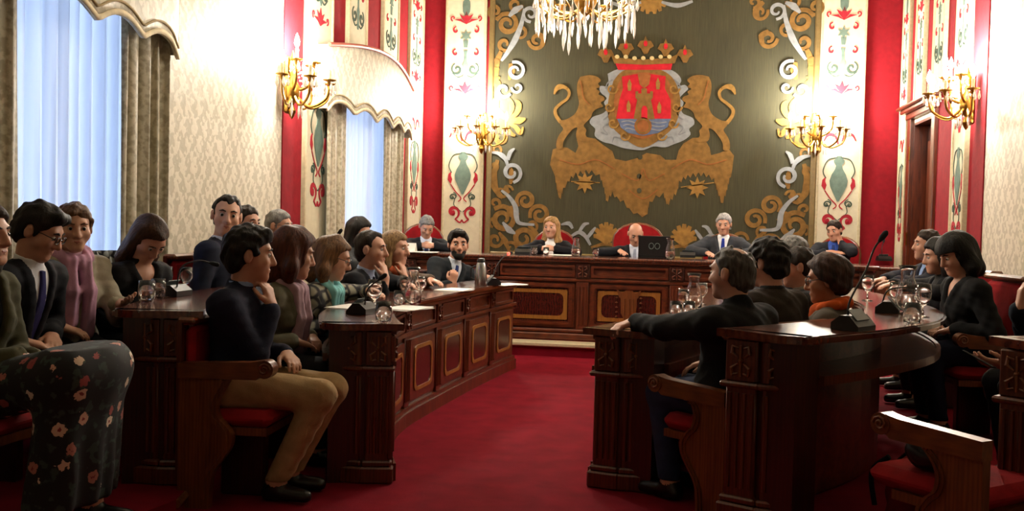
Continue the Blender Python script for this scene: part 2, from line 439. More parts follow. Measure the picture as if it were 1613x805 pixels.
def _urn(mb):
    h = [(.02,-.13),(.05,-.08),(.055,0),(.05,.06),(.02,.1),(.03,.13)]
    mb.prism(h + [(-x, z) for x, z in reversed(h)], D0, D1)
def _arcs(mb):
    sym(lambda s: ribbon(mb, bez([(s*.2,-.05),(s*.15,.03),(s*.06,.01),(s*.02,-.1)]), taper(43, .012, .04, .016), D0, D1))
MOT = dict(vase=(mk('vase', GREEN_M, _vase), 2.06), vtrim=(mk('tendril', DARKGREEN_M, _vasetrim), 2.06), leaf=(mk('leaf', RED_M, _redleaf), 2.02),
  cscroll=(mk('red_scroll', RED_M, _cscroll), 1.47), curls=(mk('curl', DARKGREEN_M, _curls), 1.72), fleur=(mk('fleuron', RED_M, _fleur), 3.20),
  bscroll=(mk('dark_scroll', DARKGREEN_M, _bigscroll), 3.52), stem=(mk('stem', GREEN_M, _stem), 3.55), dots=(mk('red_curl', RED_M, _dots), 3.72),
  star=(mk('star', GREEN_M, _star), 3.95), dots2=(mk('red_curl', RED_M, _dots), 4.03), tulip=(mk('tulip', RED_M, _fleur), 4.16), urn=(mk('urn', GREEN_M, _urn), 4.36),
  arcs=(mk('arc', RED_M, _arcs), 2.6), fleur2=(mk('fleuron', RED_M, _fleur), 4.55))
PARTNAME = dict(vase='vase', vtrim='tendril', leaf='leaf', cscroll='red_scroll', curls='curl', fleur='fleuron', bscroll='dark_scroll', stem='stem', dots='red_curl', star='star', dots2='red_curl', tulip='tulip', urn='urn', arcs='arc', fleur2='fleuron')
trim_n = [1]
def trim(obj):
    trim_n[0] += 1; obj.name = 'trim_%d' % trim_n[0]; return struct(obj)
def strip(M, w, z0=0., off=0.):
    r = empty('trim_0'); r.matrix_world = M; trim(r)
    MB().box(-w/2, w/2, -.012, .03, z0, ZC).build('cloth_panel', CREAM, r)
    for s in (-1, 1): MB().box(s*(w/2)-.018, s*(w/2)+.018, -.028, .03, z0, ZC, bev=.006).build('edge_moulding', plain('cream_moulding', 'b9ad8c', .5), r)
    k = min(1, w/.55)
    for key, (me, z) in MOT.items():
        if z + off > z0 + .2: place(me, PARTNAME[key], r, T((0, -.013, z + off)) @ Matrix.Diagonal((k, 1, 1, 1)))
    return r
def red_strip(y0, y1, side, z0=0.):
    x = XL if side == 'L' else XR; s = 1 if side == 'L' else -1
    trim(MB().box(min(x, x+s*.012), max(x, x+s*.012), y0, y1, z0, ZC).build('trim_0', RED_WALL))
xa, xb = on_y(700, 200, YE).x, on_y(764, 200, YE).x
strip(T(((xa+xb)/2, YE-.03, 0)), xb-xa-.03)
xc, xd = on_y(1287, 200, YE).x, on_y(1359, 200, YE).x
strip(T(((xc+xd)/2, YE-.03, 0)), xd-xc-.03)
LM, RM = RZ(R(90)), RZ(R(-90))
for y0, y1, z0 in ((8.72, 9.38, 0), (9.88, 10.48, 3.22), (11.12, 11.74, 3.22), (12.3, 12.96, 0)): strip(T((XL+.03, (y0+y1)/2, 0)) @ LM, y1-y0, z0, .12)
for y0, y1, z0 in ((8.25, 8.7, 0), (9.4, 9.75, 0), (9.75, 9.86, 3.22), (10.5, 11.1, 3.22), (11.76, 11.9, 3.22), (11.9, 12.28, 0)): red_strip(y0, y1, 'L', z0)
DT = DZ+.22
for y0, y1, z0 in ((12.62, 12.97, 0), (11.87, 12.28, DT), (11.02, 11.48, DT), (10.12, 10.58, 0)): strip(T((XR-.03, (y0+y1)/2, 0)) @ RM, y1-y0-.03, z0, -.1)
for y0, y1, z0 in ((12.3, 12.6, DT), (11.5, 11.85, DT), (10.6, 11.0, 0), (9.65, 10.1, 0), (11.0, 11.28, 0)): red_strip(y0, y1, 'R', z0)

# ---------------- door on the right wall
r = struct(empty('door_1', (XR, (DY0+DY1)/2, 0), R(-90))); w = (DY1-DY0)/2          # local x runs along the wall, -y into the room
for s in (-1, 1):
    MB().box(s*(w+.06)-.075, s*(w+.06)+.075, -.05, .02, 0, DZ+.06, bev=.01).build('door_casing', WOOD, r)
for s in (-1, 1): MB().box(min(s*w, s*(w-.03)), max(s*w, s*(w-.03)), -.0, .16, 0, DZ-.03).build('door_jamb', WOOD, r)
MB().box(-w, w, 0, .16, DZ-.03, DZ).build('door_jamb', WOOD, r)
hood = MB().box(-w-.16, w+.16, -.07, .02, DZ+.05, DZ+.12, bev=.008).box(-w-.2, w+.2, -.13, .02, DZ+.12, DZ+.17, bev=.012).box(-w-.24, w+.24, -.17, .02, DZ+.17, DZ+.21, bev=.012)
hood.build('door_hood', WOOD, r)
for s in (-1, 1):
    lf = MB().box(min(s*.004, s*w), max(s*.004, s*w), .16, .2, .01, DZ-.01).build('door_leaf', WOODD, r)
    for z0, z1 in ((.2, 1.0), (1.15, 2.5)):
        MB().box(min(s*.09, s*(w-.08)), max(s*.09, s*(w-.08)), .145, .165, z0, z1, bev=.012).build('door_panel', WOOD, lf)
    MB().lathe([(0,0),(.03,0),(.035,.03),(.02,.05),(.0,.05)], 12, T((s*.06, .16, 1.08)) @ RX(R(90))).build('door_knob', BRASS, lf, True)
for z in (2.35, 1.3): MB().box(-w+.0, -w+.05, -.06, -.048, z-.08, z+.08).build('hinge_plate', BRASS, r)

# ---------------- tapestry with crest
tap = tag(empty('tapestry', (0, YE, 0)), 'large dark green tapestry with a crowned coat of arms, lions and scroll border', 'tapestry')
YT = YE - .05
TX0, TX1, TZ0, TZ1 = on_y(772, 300, YT).x, on_y(1277, 300, YT).x, .97, 4.75
TCX = (TX0+TX1)/2
MB().box(TX0, TX1, -.05, -.005, TZ0, TZ1).build('tapestry_cloth', TAPESTRY, tap)
GILT = plain('gilt_frame', '6d5a33', .45, .3)
for (a, b, c, d) in ((TX0-.06, TX0+.015, TZ0-.06, TZ1+.06), (TX1-.015, TX1+.06, TZ0-.06, TZ1+.06), (TX0+.015, TX1-.015, TZ0-.06, TZ0+.012), (TX0+.015, TX1-.015, TZ1-.012, TZ1+.06)):
    MB().box(a, b, -.085, -.005, c, d, bev=.015).build('frame_moulding', GILT, tap)
def q2(cx, cy):                                # crest drawing units -> wall metres
    p = on_y(860+cx/2.777, 50+cy/2.776, YT); return (p.x, p.z)
def applique(name, pts, mat, layer, mirror=False, conv=q2, smooth=0):
    P = [conv(*p) for p in pts]
    if mirror: P = [(2*q2(425, 300)[0]-x, z) for x, z in P]
    if smooth: P = bez(P + [P[0]], smooth)[:-1]
    return MB().prism(P, -.05-.006*layer, -.049).build(name, mat, tap)
def stroke(name, pts, wid, mat, layer, mirror=None, conv=q2, n=8):
    P = bez([conv(*p) for p in pts], n)
    if mirror is not None: P = [(2*mirror-x, z) for x, z in P]
    mb = MB(); w = wid if isinstance(wid, (int, float)) else taper(len(P), *wid)
    ribbon(mb, P, w, -.05-.006*layer, -.049); return mb.build(name, mat, tap)
CX = q2(425, 300)[0]
lion = [(150,198),(190,190),(225,198),(240,214),(228,228),(238,242),(220,250),(236,262),(230,275),(252,284),(256,300),(240,310),(250,328),(226,336),(206,352),(196,376),(176,396),(165,412),(177,430),(173,450),(186,478),(140,474),(132,446),(138,420),(118,426),(95,452),(76,482),(72,510),(48,510),(47,480),(58,452),(76,426),(64,408),(60,390),(88,384),(122,364),(138,340),(145,310),(139,280),(136,250),(139,222)]
for mir in (False, True):
    lo = applique('lion', lion, GOLD_E, 2, mir, smooth=3)
    m = CX if mir else None
    for nm, pts, wd in (('tail', [(64,396),(44,366),(42,338),(68,312),(94,292),(102,266),(88,246),(62,242),(40,260)], (.05,.035,.05)), ('tail_tuft', [(92,248),(70,240),(48,248),(36,274)], (.03,.075,.02)), ('mane_line', [(150,215),(158,250),(165,290),(190,320)], .012)):
        o = stroke(nm, pts, wd, GOLD_L if nm != 'mane_line' else BROWN_E, dict(tail=1.6, tail_tuft=2.5).get(nm, 3), m); o.parent = lo
base = [(30,515),(60,503),(95,508),(130,530),(142,500),(135,472),(150,448),(182,462),(216,468),(250,495),(290,522),(302,556),(350,566),(400,552),(440,530),(500,540),(522,560),(570,560),(580,520),(602,488),(642,464),(690,462),(716,508),(722,540),(760,530),(800,514),(822,542),(815,600),(802,640),(790,690),(770,748),(750,690),(735,640),(690,615),(620,625),(582,650),(575,690),(530,752),(514,702),(480,715),(452,742),(442,798),(400,792),(365,772),(340,736),(310,720),(290,698),(265,738),(255,680),(235,622),(200,605),(150,608),(110,630),(95,652),(75,682),(62,728),(50,690),(40,632),(18,580)]
fringed = []
for k, p in enumerate(base):
    q = base[(k+1) % len(base)]; fringed.append(p)
    if p[1] > 595 and q[1] > 595:
        n_ = max(1, int(math.dist(p, q)/22))
        for j in range(1, 2*n_): t_ = j/(2*n_); fringed.append((p[0]+(q[0]-p[0])*t_, p[1]+(q[1]-p[1])*t_ + (16 if j % 2 else -4)))
applique('gold_mantling', fringed, GOLD_E, 1)
for cx, cy, rr in ((170,660,48),(662,682,48)):
    applique('gold_star', [(cx+(rr if k % 2 == 0 else rr*.52)*math.cos(k*math.pi/8), cy+(rr if k % 2 == 0 else rr*.52)*math.sin(k*math.pi/8)) for k in range(16)], GOLD_L, 2)
for pts in ([(60,560),(140,580),(220,560),(300,600)], [(790,560),(710,580),(630,560),(550,600)], [(330,620),(400,650),(425,600),(450,650),(520,620)], [(360,690),(425,730),(490,690)], [(110,655),(235,660)], [(590,680),(735,660)]):
    stroke('embroidered_line', pts, .014, BROWN_E if len(pts) > 2 else GOLD_L, 2)
for cx, cy in ((412,548),(408,632),(408,695)):
    applique('dark_spot', [(cx+11*math.cos(k*math.pi/4), cy+12*math.sin(k*math.pi/4)) for k in range(8)], TAPESTRY, 2)
silver = [(270,185),(320,163),(420,148),(530,163),(575,185),(592,215),(576,240),(606,233),(622,250),(602,270),(586,290),(602,310),(592,340),(602,360),(642,378),(648,405),(626,425),(632,450),(602,475),(560,492),(520,506),(470,502),(430,517),(390,517),(330,507),(290,492),(250,482),(214,456),(216,425),(192,400),(204,374),(244,360),(266,340),(254,310),(266,290),(238,265),(238,238),(270,240),(274,215)]
applique('silver_mantling', silver, SILVER_E, 3, smooth=3)
GREY2 = fabric('73767a')
for s in (-1, 1):
    for pts in ([(575,400),(600,420),(580,450),(610,440)], [(520,470),(550,460),(560,485)], [(590,250),(580,225),(560,210)], [(585,330),(575,360),(600,385)]):
        stroke('silver_fold', [(425+s*(x-425), y) for x, y in pts], .014, GREY2, 4)
frame = [(296,215),(338,172),(425,150),(512,172),(562,215),(588,300),(572,392),(522,452),(425,508),(336,460),(280,400),(272,310)]
applique('gold_shield_frame', frame, GOLD_E, 4, smooth=4)
inner = [(318,225),(350,188),(425,180),(500,188),(540,225),(556,300),(546,380),(506,428),(425,470),(350,436),(308,385),(298,305)]
applique('brown_shield_frame', inner, BROWN_E, 5, smooth=4)
applique('red_field', [(332,198),(400,186),(425,212),(452,186),(524,196),(520,250),(546,300),(546,382),(308,382),(322,300),(338,250)], CRIMSON_E, 6)
applique('blue_field', [(312,382),(546,382),(532,418),(490,444),(425,456),(360,444),(328,420)], BLUE_E, 6)
for k, y in enumerate((396, 412, 428)):
    stroke('wave', [(330+k*8,y),(360,y-5),(400,y+4),(440,y-4),(490,y+4),(528-k*8,y)], .012, SILVER_E, 7)
applique('castle', [(384,384),(394,330),(400,300),(392,290),(392,262),(404,262),(404,272),(418,272),(418,250),(442,250),(442,272),(456,272),(456,262),(468,262),(468,290),(460,300),(466,330),(476,384)], GOLD_E, 7)
applique('castle_top', [(402,190),(425,182),(458,190),(452,232),(430,250),(410,232)], BROWN_E, 7)
applique('castle_gate', [(418,384),(418,340),(425,326),(438,326),(444,340),(444,384)], CRIMSON_E, 8)
for cx, cy in ((366,238),(490,232),(362,330),(496,336)):
    applique('gold_charge', [(cx,cy-30),(cx+9,cy-8),(cx+7,cy+22),(cx-7,cy+22),(cx-9,cy-8)], GOLD_L, 7)
applique('medallion', [(425+38*math.cos(k*math.pi/8), 414+38*math.sin(k*math.pi/8)) for k in range(16)], BROWN_E, 8)
stroke('medallion_ring', [(425+30*math.cos(k*math.pi/6), 414+30*math.sin(k*math.pi/6)) for k in range(13)], .02, GOLD_E, 9)
for s in (-1, 1):
    for (cx, cy, rr) in ((560,250,26),(572,330,24),(556,400,26),(505,455,24)):
        stroke('frame_scroll', [(425+s*(cx-425)+rr*(1-i/9)*math.cos(i*.9), cy+rr*(1-i/9)*math.sin(i*.9)) for i in range(8)], .022, GOLD_L, 6)
# crown
applique('crown_lining', [(300,128),(556,128),(546,168),(316,168)], CRIMSON_E, 5)
applique('crown_band', [(282,98),(320,116),(425,124),(540,116),(580,98),(562,140),(425,146),(300,140)], GOLD_E, 6)
for cx, cy in ((262,92),(350,66),(436,54),(524,66),(608,92)):
    fl = applique('crown_fleuron', [(cx-8,cy+44),(cx-20,cy+20),(cx-36,cy+10),(cx-24,cy-12),(cx-8,cy-14),(cx,cy-34),(cx+8,cy-14),(cx+24,cy-12),(cx+36,cy+10),(cx+20,cy+20),(cx+8,cy+44)], GOLD_E, 5)
    j = applique('ruby', [(cx+9*math.cos(k*math.pi/4), cy+13*math.sin(k*math.pi/4)) for k in range(8)], CRIMSON_E, 7); j.parent = fl
for k in range(7):
    cx, cy = 312+k*38, 112+ (6 if 1 < k < 5 else 0)
    applique('pearl', [(cx+10*math.cos(a*math.pi/4), cy+9*math.sin(a*math.pi/4)) for a in range(8)], fabric('b9a878'), 8)
# border scrolls, drawn on the left half and mirrored
def pxw(x, y): p = on_y(x, y, YT); return (p.x, p.z)
G, S = GOLD_E, SILVER_E
def curl(x, y, r, turns, st, cw, wd, mat):
    p = [(x+r*(1-.72*i/13)*math.cos(R(st)+cw*2*math.pi*turns*i/13), y+r*(1-.72*i/13)*math.sin(R(st)+cw*2*math.pi*turns*i/13)) for i in range(14)]
    BORD.append(('scroll', p, (wd*.7, wd*.95, wd*.45), mat))
BORD = []
for args in ((799,38,18,1.5,200,1,.075,G),(846,64,14,1.3,180,-1,.065,G),(836,22,13,1.2,90,1,.05,S),(795,70,12,1.1,0,1,.06,G),(812,112,15,1.3,250,1,.055,S),(794,142,12,1.0,30,1,.05,S),(815,138,9,1.0,180,-1,.04,S),
             (806,272,16,1.3,80,-1,.06,S),(790,302,11,1.1,300,1,.05,G),(792,345,21,1.5,230,1,.085,G),(824,376,19,1.5,120,-1,.08,G),(828,316,15,1.4,140,1,.07,G),(850,338,16,1.4,160,1,.07,G),(780,378,12,1.1,0,1,.06,G),(788,218,12,1.1,200,1,.06,G),(870,370,12,1.2,180,1,.055,G),(780,320,9,1.0,90,-1,.05,G),(780,18,12,1.2,40,1,.06,G),(820,50,10,1.1,100,-1,.05,G),(812,8,11,1.2,0,1,.05,G),(782,100,9,1.0,60,1,.05,G),(860,24,12,1.2,200,-1,.055,G),(870,8,9,1.0,90,1,.05,G),(778,262,9,1.1,200,-1,.05,G),(808,332,10,1.1,20,1,.05,G),(778,350,8,1.0,100,1,.05,G),(806,392,11,1.1,220,1,.055,G),(848,388,12,1.2,300,-1,.055,G),(872,390,9,1.1,100,1,.045,G),(800,300,8,1.0,0,-1,.045,G),(838,356,9,1.0,60,-1,.045,G),(890,384,8,1.0,30,1,.04,S),(784,130,8,1.0,300,-1,.045,G),(782,236,8,1.0,30,-1,.045,G)): curl(*args)
for nm, pts, wd, mat in (('silver_stem', [(826,14),(822,36),(812,62),(800,82),(790,96)], (.03,.085,.03), S), ('silver_leaf', [(802,26),(812,16),(824,10)], (.03,.09,.03), S), ('gold_stem', [(790,80),(782,100),(780,122),(786,136)], (.05,.11,.05), G),
        ('gold_leaf', [(804,100),(806,112),(802,126)], (.04,.1,.03), G), ('palmette', [(784,158),(782,172),(794,184),(806,190)], (.05,.1,.05), GOLD_L), ('palmette', [(800,186),(806,172),(804,160),(796,150)], (.04,.08,.03), GOLD_L),
        ('palmette', [(802,188),(814,178),(818,164),(812,158)], (.04,.08,.02), GOLD_L), ('palmette', [(802,190),(818,190),(828,187)], (.05,.1,.02), GOLD_L), ('palmette', [(800,194),(812,200),(820,210),(824,200)], (.04,.07,.02), GOLD_L),
        ('palmette', [(798,194),(802,208),(812,214)], (.04,.07,.03), GOLD_L), ('gold_stem', [(784,196),(780,212),(786,228)], (.05,.08,.05), GOLD_L),
        ('silver_leaf', [(774,240),(786,242),(796,250),(800,262)], (.02,.07,.03), S), ('silver_leaf', [(800,252),(804,240),(811,234)], (.05,.06,.02), S), ('gold_stem', [(784,252),(778,276),(780,296),(792,312)], (.05,.11,.05), G), ('gold_leaf', [(804,262),(806,276),(804,290)], (.03,.09,.03), G),
        ('silver_stem', [(790,300),(802,310),(812,326),(814,344),(820,352),(842,354)], (.03,.075,.03), S), ('silver_leaf', [(792,350),(802,362),(812,368)], (.02,.09,.02), S), ('silver_leaf', [(884,354),(896,352),(902,360)], (.02,.06,.03), S),
        ('gold_leaf', [(786,366),(796,380),(800,392)], (.03,.08,.03), G), ('gold_leaf', [(836,356),(846,372),(846,388)], (.03,.08,.03), G), ('silver_stem', [(900,372),(912,366),(922,372),(930,386)], (.03,.06,.03), S), ('silver_leaf', [(912,366),(920,354),(928,352)], (.04,.05,.02), S), ('silver_leaf', [(924,376),(932,366),(938,358)], (.04,.05,.02), S),
        ('gold_stem', [(856,8),(866,20),(862,34)], (.05,.09,.04), G), ('gold_leaf', [(846,52),(856,60),(852,74)], (.04,.08,.03), G), ('silver_stem', [(962,4),(985,10),(1010,4)], (.03,.06,.03), S)): BORD.append((nm, pts, wd, mat))
for cx in (955, ):                              # palmettes of the lower border
    for dx, dy in ((0,-20),(-9,-17),(9,-17),(-17,-9),(17,-9),(-20,2),(20,2)):
        BORD.append(('palmette', [(cx,384),(cx+dx*.6,372+dy*.5),(cx+dx,370+dy)], (.03,.07,.05), GOLD_L))
    BORD.append(('palmette_foot', [(cx-24,390),(cx,384),(cx+24,390)], (.03,.05,.03), G))
for cx in (1020, ):
    for dx, dy in ((0,16),(-9,12),(9,12),(-17,4),(17,4)):
        BORD.append(('palmette', [(cx,-4),(cx+dx*.6,4+dy*.4),(cx+dx,6+dy)], (.03,.07,.04), GOLD_L))
lay = [0]
for nm, pts, wd, mat in BORD:
    for mir in (None, TCX):
        lay[0] += 1; stroke(nm, pts, wd, mat, (1 if mat is not S else 2) + .045*(lay[0] % 22), mir, pxw, 5)

# ---------------- curtains and pelmets
def drape(name, x, y0, y1, z0, z1, folds, amp, mat, label, gather=0., cat='curtain', nz=14):
    mb = MB(); n = max(24, int(folds*8)); grid = []
    for k in range(nz+1):
        t = k/nz; z = z1 + (z0-z1)*t; row = []
        for i in range(n+1):
            u = i/n; yy = y0 + (y1-y0)*u
            if gather: yy += gather*math.sin(math.pi*min(1, t*1.05))*(1-u if gather > 0 else u)
            a = amp*(.55+.45*math.sin(3+u*7)**2)
            row.append((x + a*math.sin(u*folds*2*math.pi + .9*math.sin(t*2.2+u*5)) + .02*math.sin(u*17), yy + .012*math.sin(u*folds*4*math.pi), z))
        grid.append(row)
    o = mb.sheet(grid).build(name, mat, None, 'all'); so = o.modifiers.new('thickness', 'SOLIDIFY'); so.thickness = .004
    return tag(o, label, cat)
def pelmet(y0, y1, label, zl=2.46, za=3.06, arch=.17):
    w = y1-y0; r = tag(empty('pelmet', (XL, (y0+y1)/2, 0)), label, 'pelmet'); n = 72
    def bow(u): return .19 + .12*math.sin(math.pi*u)
    def bot(u):
        e = abs(2*u-1); return zl - .03*(1-e**2.2) + .10*abs(math.sin(math.pi*(u*5)))**1.0*(1-.3*e) - .05*math.exp(-((1-e)/.05)**2)
    def top(u): return za + arch*math.sin(math.pi*u)
    def sheet(name, f0, f1, out, mat, nz=6):
        grid = [[(bow(i/n)+out, -w/2+w*i/n, f0(i/n) + (f1(i/n)-f0(i/n))*k/nz) for i in range(n+1)] for k in range(nz+1)]
        o = MB().sheet(grid).build(name, mat, r, 'all'); so = o.modifiers.new('thickness', 'SOLIDIFY'); so.thickness = .014; return o
    PC = fabric('c6bda3', weave=100)
    sheet('pelmet_front', bot, top, 0, DAMASK)
    sheet('braid_trim', bot, lambda u: bot(u)+.035, .012, fabric('cdbfa0'), 1)
    sheet('gimp_line', lambda u: bot(u)+.075, lambda u: bot(u)+.09, .010, fabric('9d8c6a'), 1)
    mb = MB(); mb.tube([(bow(i/n)+.01, -w/2+w*i/n, top(i/n)) for i in range(n+1)], .022, 8); mb.build('top_moulding', plain('gilt_red_moulding', '9c4a3a', .4), r, True)
    for s in (-1, 1): MB().box(.035, .19, s*w/2-.008, s*w/2+.008, zl-.02, za).build('pelmet_return', DAMASK, r)
    return r
drape('sheer_curtain', XL-.03, 4.25, 5.95, .05, 3.15, 14, .035, SHEER, 'pale blue-white sheer curtain in the near window')
drape('heavy_curtain', XL+.10, 5.5, 6.12, .05, 3.0, 5, .045, DRAPE, 'heavy beige damask drape at the right of the near window', gather=-.0)
drape('heavy_curtain', XL+.10, 3.6, 4.6, .05, 3.0, 6, .045, DRAPE, 'heavy beige damask drape cut off by the left picture edge')
pelmet(3.3, 6.05, 'scalloped cream damask pelmet over the near window, top left')
drape('sheer_curtain', XL-.03, 9.8, 11.85, .05, 3.15, 14, .035, SHEER, 'pale sheer curtain in the far window, between two strips of embroidery')
drape('heavy_curtain', XL+.10, 9.12, 9.7, .05, 3.0, 3.5, .035, DRAPE, 'narrow beige drape at the left of the far window')
drape('heavy_curtain', XL+.10, 11.0, 11.88, .05, 3.0, 6, .045, DRAPE, 'beige drape at the right of the far window, near the end wall')
pelmet(8.9, 11.95, 'arched cream damask pelmet over the far window')

# ---------------- wall lights and chandelier
def crystal_mesh(l=.07, r=.011): return MB().lathe([(0,0),(r*.5,-l*.12),(r*.35,-l*.2),(r,-l*.62),(r*.8,-l*.8),(0,-l)], 6).mesh('crystal', CRYSTAL)
CRY = crystal_mesh(); CRYL = crystal_mesh(.13, .009); CRYB = crystal_mesh(.2, .011)
CAND = MB().lathe([(.012,0),(.012,.085),(0,.09)], 10).mesh('candle', plain('candle_sleeve', 'd9c9a0', .5))
FLAME = MB().lathe([(.006,0),(.016,.02),(.019,.04),(.012,.07),(0,.1)], 10).mesh('bulb', BULB)
CUP = MB().lathe([(.004,-.03),(.014,-.02),(.018,0),(.045,.008),(.048,.014),(.014,.016),(.012,.02)], 12).mesh('drip_cup', BRASS)
for me in (FLAME, CUP, CRY, CRYL, CRYB): me.polygons.foreach_set('use_smooth', [me in (FLAME, CUP)]*len(me.polygons))
def point(name, loc, parent, power, size=.12):
    l = bpy.data.lights.new(name, 'POINT'); l.energy = power; l.color = LAMP_COL; l.shadow_soft_size = size
    o = bpy.data.objects.new(name, l); o.location = loc; o.parent = parent; C.objects.link(o)
def sconce(M, label):
    r = tag(empty('wall_sconce'), label, 'wall light', 'lit candle sconces'); r.matrix_world = M @ Matrix.Scale(1.3, 4)
    MB().lathe([(0,-.24),(.015,-.22),(.03,-.18),(.012,-.14),(.05,-.08),(.055,-.02),(.02,.05),(.035,.12),(.012,.2),(0,.24)], 12, T((0,-.05,0))).build('stem', BRASS, r, True)
    MB().box(-.05, .05, -.03, .0, -.2, .2, bev=.02).build('back_plate', BRASS, r)
    k = 0
    for ring, angs, rad, zc in ((0, (-82,-42,0,42,82), .27, .02), (1, (-58, 0, 58), .16, .14)):
        for a in angs:
            d = Vector((math.sin(R(a)), -math.cos(R(a)), 0)); e = d*rad + Vector((0,-.05,zc))
            p = bez([(0,-.05,-.04), tuple(d*rad*.45+Vector((0,-.05,-.17+zc))), tuple(d*rad*.9+Vector((0,-.05,-.12+zc))), tuple(e+Vector((0,0,-.03)))], 7)
            arm = MB().tube(p, .009, 7).build('arm', BRASS, r, True)
            place(CUP, 'drip_cup', arm, T(e)); c = place(CAND, 'candle', r, T(e)); place(FLAME, 'bulb', c, T((0,0,.09)))
            for j in range(5):
                b = 2*math.pi*j/5; place(CRY, 'crystal', arm, T(e + Vector((.042*math.cos(b), .042*math.sin(b), .0))))
            q = MB()
            for j in range(9):
                t = j/8; pp = Vector((0,-.05,.2))*(1-t) + e*t - Vector((0,0,.10*math.sin(math.pi*t)))
                q.lathe([(0,-.009),(.008,0),(0,.009)], 5, T(pp))
            q.build('bead_chain', CRYSTAL, r)['kind'] = 'stuff'
    for j in range(7): place(CRYL, 'crystal', r, T((.09*math.cos(j*.9), -.06-.05*abs(math.sin(j*.9)), -.1)))
    point('sconce_light', (0, -.17, .27), r, LAMP_SCONCE)
    return r
sconce(T((XL+.06, 8.18, 2.56)) @ LM, 'lit crystal candle sconce on the left side wall')
sconce(T((XR-.06, 9.85, 2.68)) @ RM, 'lit crystal candle sconce on the right side wall above the door')
p = on_y(763, 205, YE); sconce(T((p.x, YE-.12, 2.62)), 'lit candle sconce on the end wall left of the tapestry')
p = on_y(1284, 205, YE); sconce(T((p.x, YE-.12, 2.64)), 'lit candle sconce on the end wall right of the tapestry')
def chandelier():
    c0 = at(922, 30, 7.0); r = tag(empty('chandelier', (c0.x, c0.y, 3.0)), 'lit crystal chandelier hanging in front of the tapestry', 'chandelier')
    MB().lathe([(0,-.12),(.05,-.08),(.09,0),(.04,.1),(.06,.25),(.02,.4),(.035,.6),(.015,.9),(.012,ZC-3.0)], 14).build('stem', BRASS, r, True)
    for rad, z in ((.33, -.02), (.2, .22)):
        MB().tube([(rad*math.cos(a*math.pi/16), rad*math.sin(a*math.pi/16), z) for a in range(33)], .011, 7).build('ring', BRASS, r, True)
    rnd = random.Random(3)
    for n, rad, z in ((12, .34, .02), (6, .2, .26)):
        for k in range(n):
            a = 2*math.pi*(k+.3)/n; e = Vector((rad*math.cos(a), rad*math.sin(a), z))
            arm = MB().tube(bez([(0,0,z-.05),(e.x*.5,e.y*.5,z-.14),(e.x*.95,e.y*.95,z-.08),tuple(e+Vector((0,0,-.03)))], 6), .008, 6).build('arm', BRASS, r, True)
            place(CUP, 'drip_cup', arm, T(e)); c = place(CAND, 'candle', r, T(e)); place(FLAME, 'bulb', c, T((0,0,.09)))
            for j in range(4):
                b = 2*math.pi*j/4+k; place(CRY, 'crystal', arm, T(e + Vector((.04*math.cos(b), .04*math.sin(b), .0))) @ Matrix.Scale(1.3, 4))
    for n, rad, z, me in ((22, .36, -.03, CRYB), (16, .27, -.06, CRYL), (12, .16, -.10, CRYB), (24, .36, -.01, CRYL)):
        for k in range(n):
            a = 2*math.pi*k/n + rad*9; place(me, 'crystal_drop', r, T((rad*math.cos(a), rad*math.sin(a), z - .05*rnd.random())) @ Matrix.Scale(.85+.35*rnd.random(), 4))
    point('chandelier_light', (0, 0, .25), r, LAMP_CHANDELIER, .3)
chandelier()
# ================================================================== desks, bench, seats
def rrect(x0, x1, z0, z1, r, n=4):
    out = []
    for cx, cz, a0 in ((x1-r, z0+r, -90), (x1-r, z1-r, 0), (x0+r, z1-r, 90), (x0+r, z0+r, 180)):
        for k in range(n+1): a = R(a0+90*k/n); out.append((cx+r*math.cos(a), cz+r*math.sin(a)))
    return out
def ring(mb, outer, inner, d0, d1, M=None):
    """flat ring between two loops of equal length in (x, z)"""
    n = len(outer); vs = [(x,d0,z) for x,z in outer]+[(x,d0,z) for x,z in inner]+[(x,d1,z) for x,z in outer]+[(x,d1,z) for x,z in inner]; fs = []
    for i in range(n):
        j = (i+1) % n; fs += [(i,j,n+j,n+i), (i,2*n+i,2*n+j,j), (n+i,n+j,3*n+j,3*n+i)]
    return mb.add(vs, fs, M)
def carved(mb, M, w, h):
    """quatrefoil carving on a block face in (x, z), proud towards -y"""
    for sx in (-1, 1):
        for sz in (-1, 1):
            mb.tube([(sx*w*.12, -.004, sz*h*.08), (sx*w*.34, -.008, sz*h*.2), (sx*w*.3, -.008, sz*h*.38), (sx*w*.1, -.006, sz*h*.34)], [.004, .009, .008, .004], 6, M)
    mb.lathe([(0,-.0),(.012,.004),(.006,.014),(0,.016)], 8, M @ RX(R(90)))
    mb.tube([(0,-.006,-h*.42),(0,-.008,h*.42)], .005, 6, M)
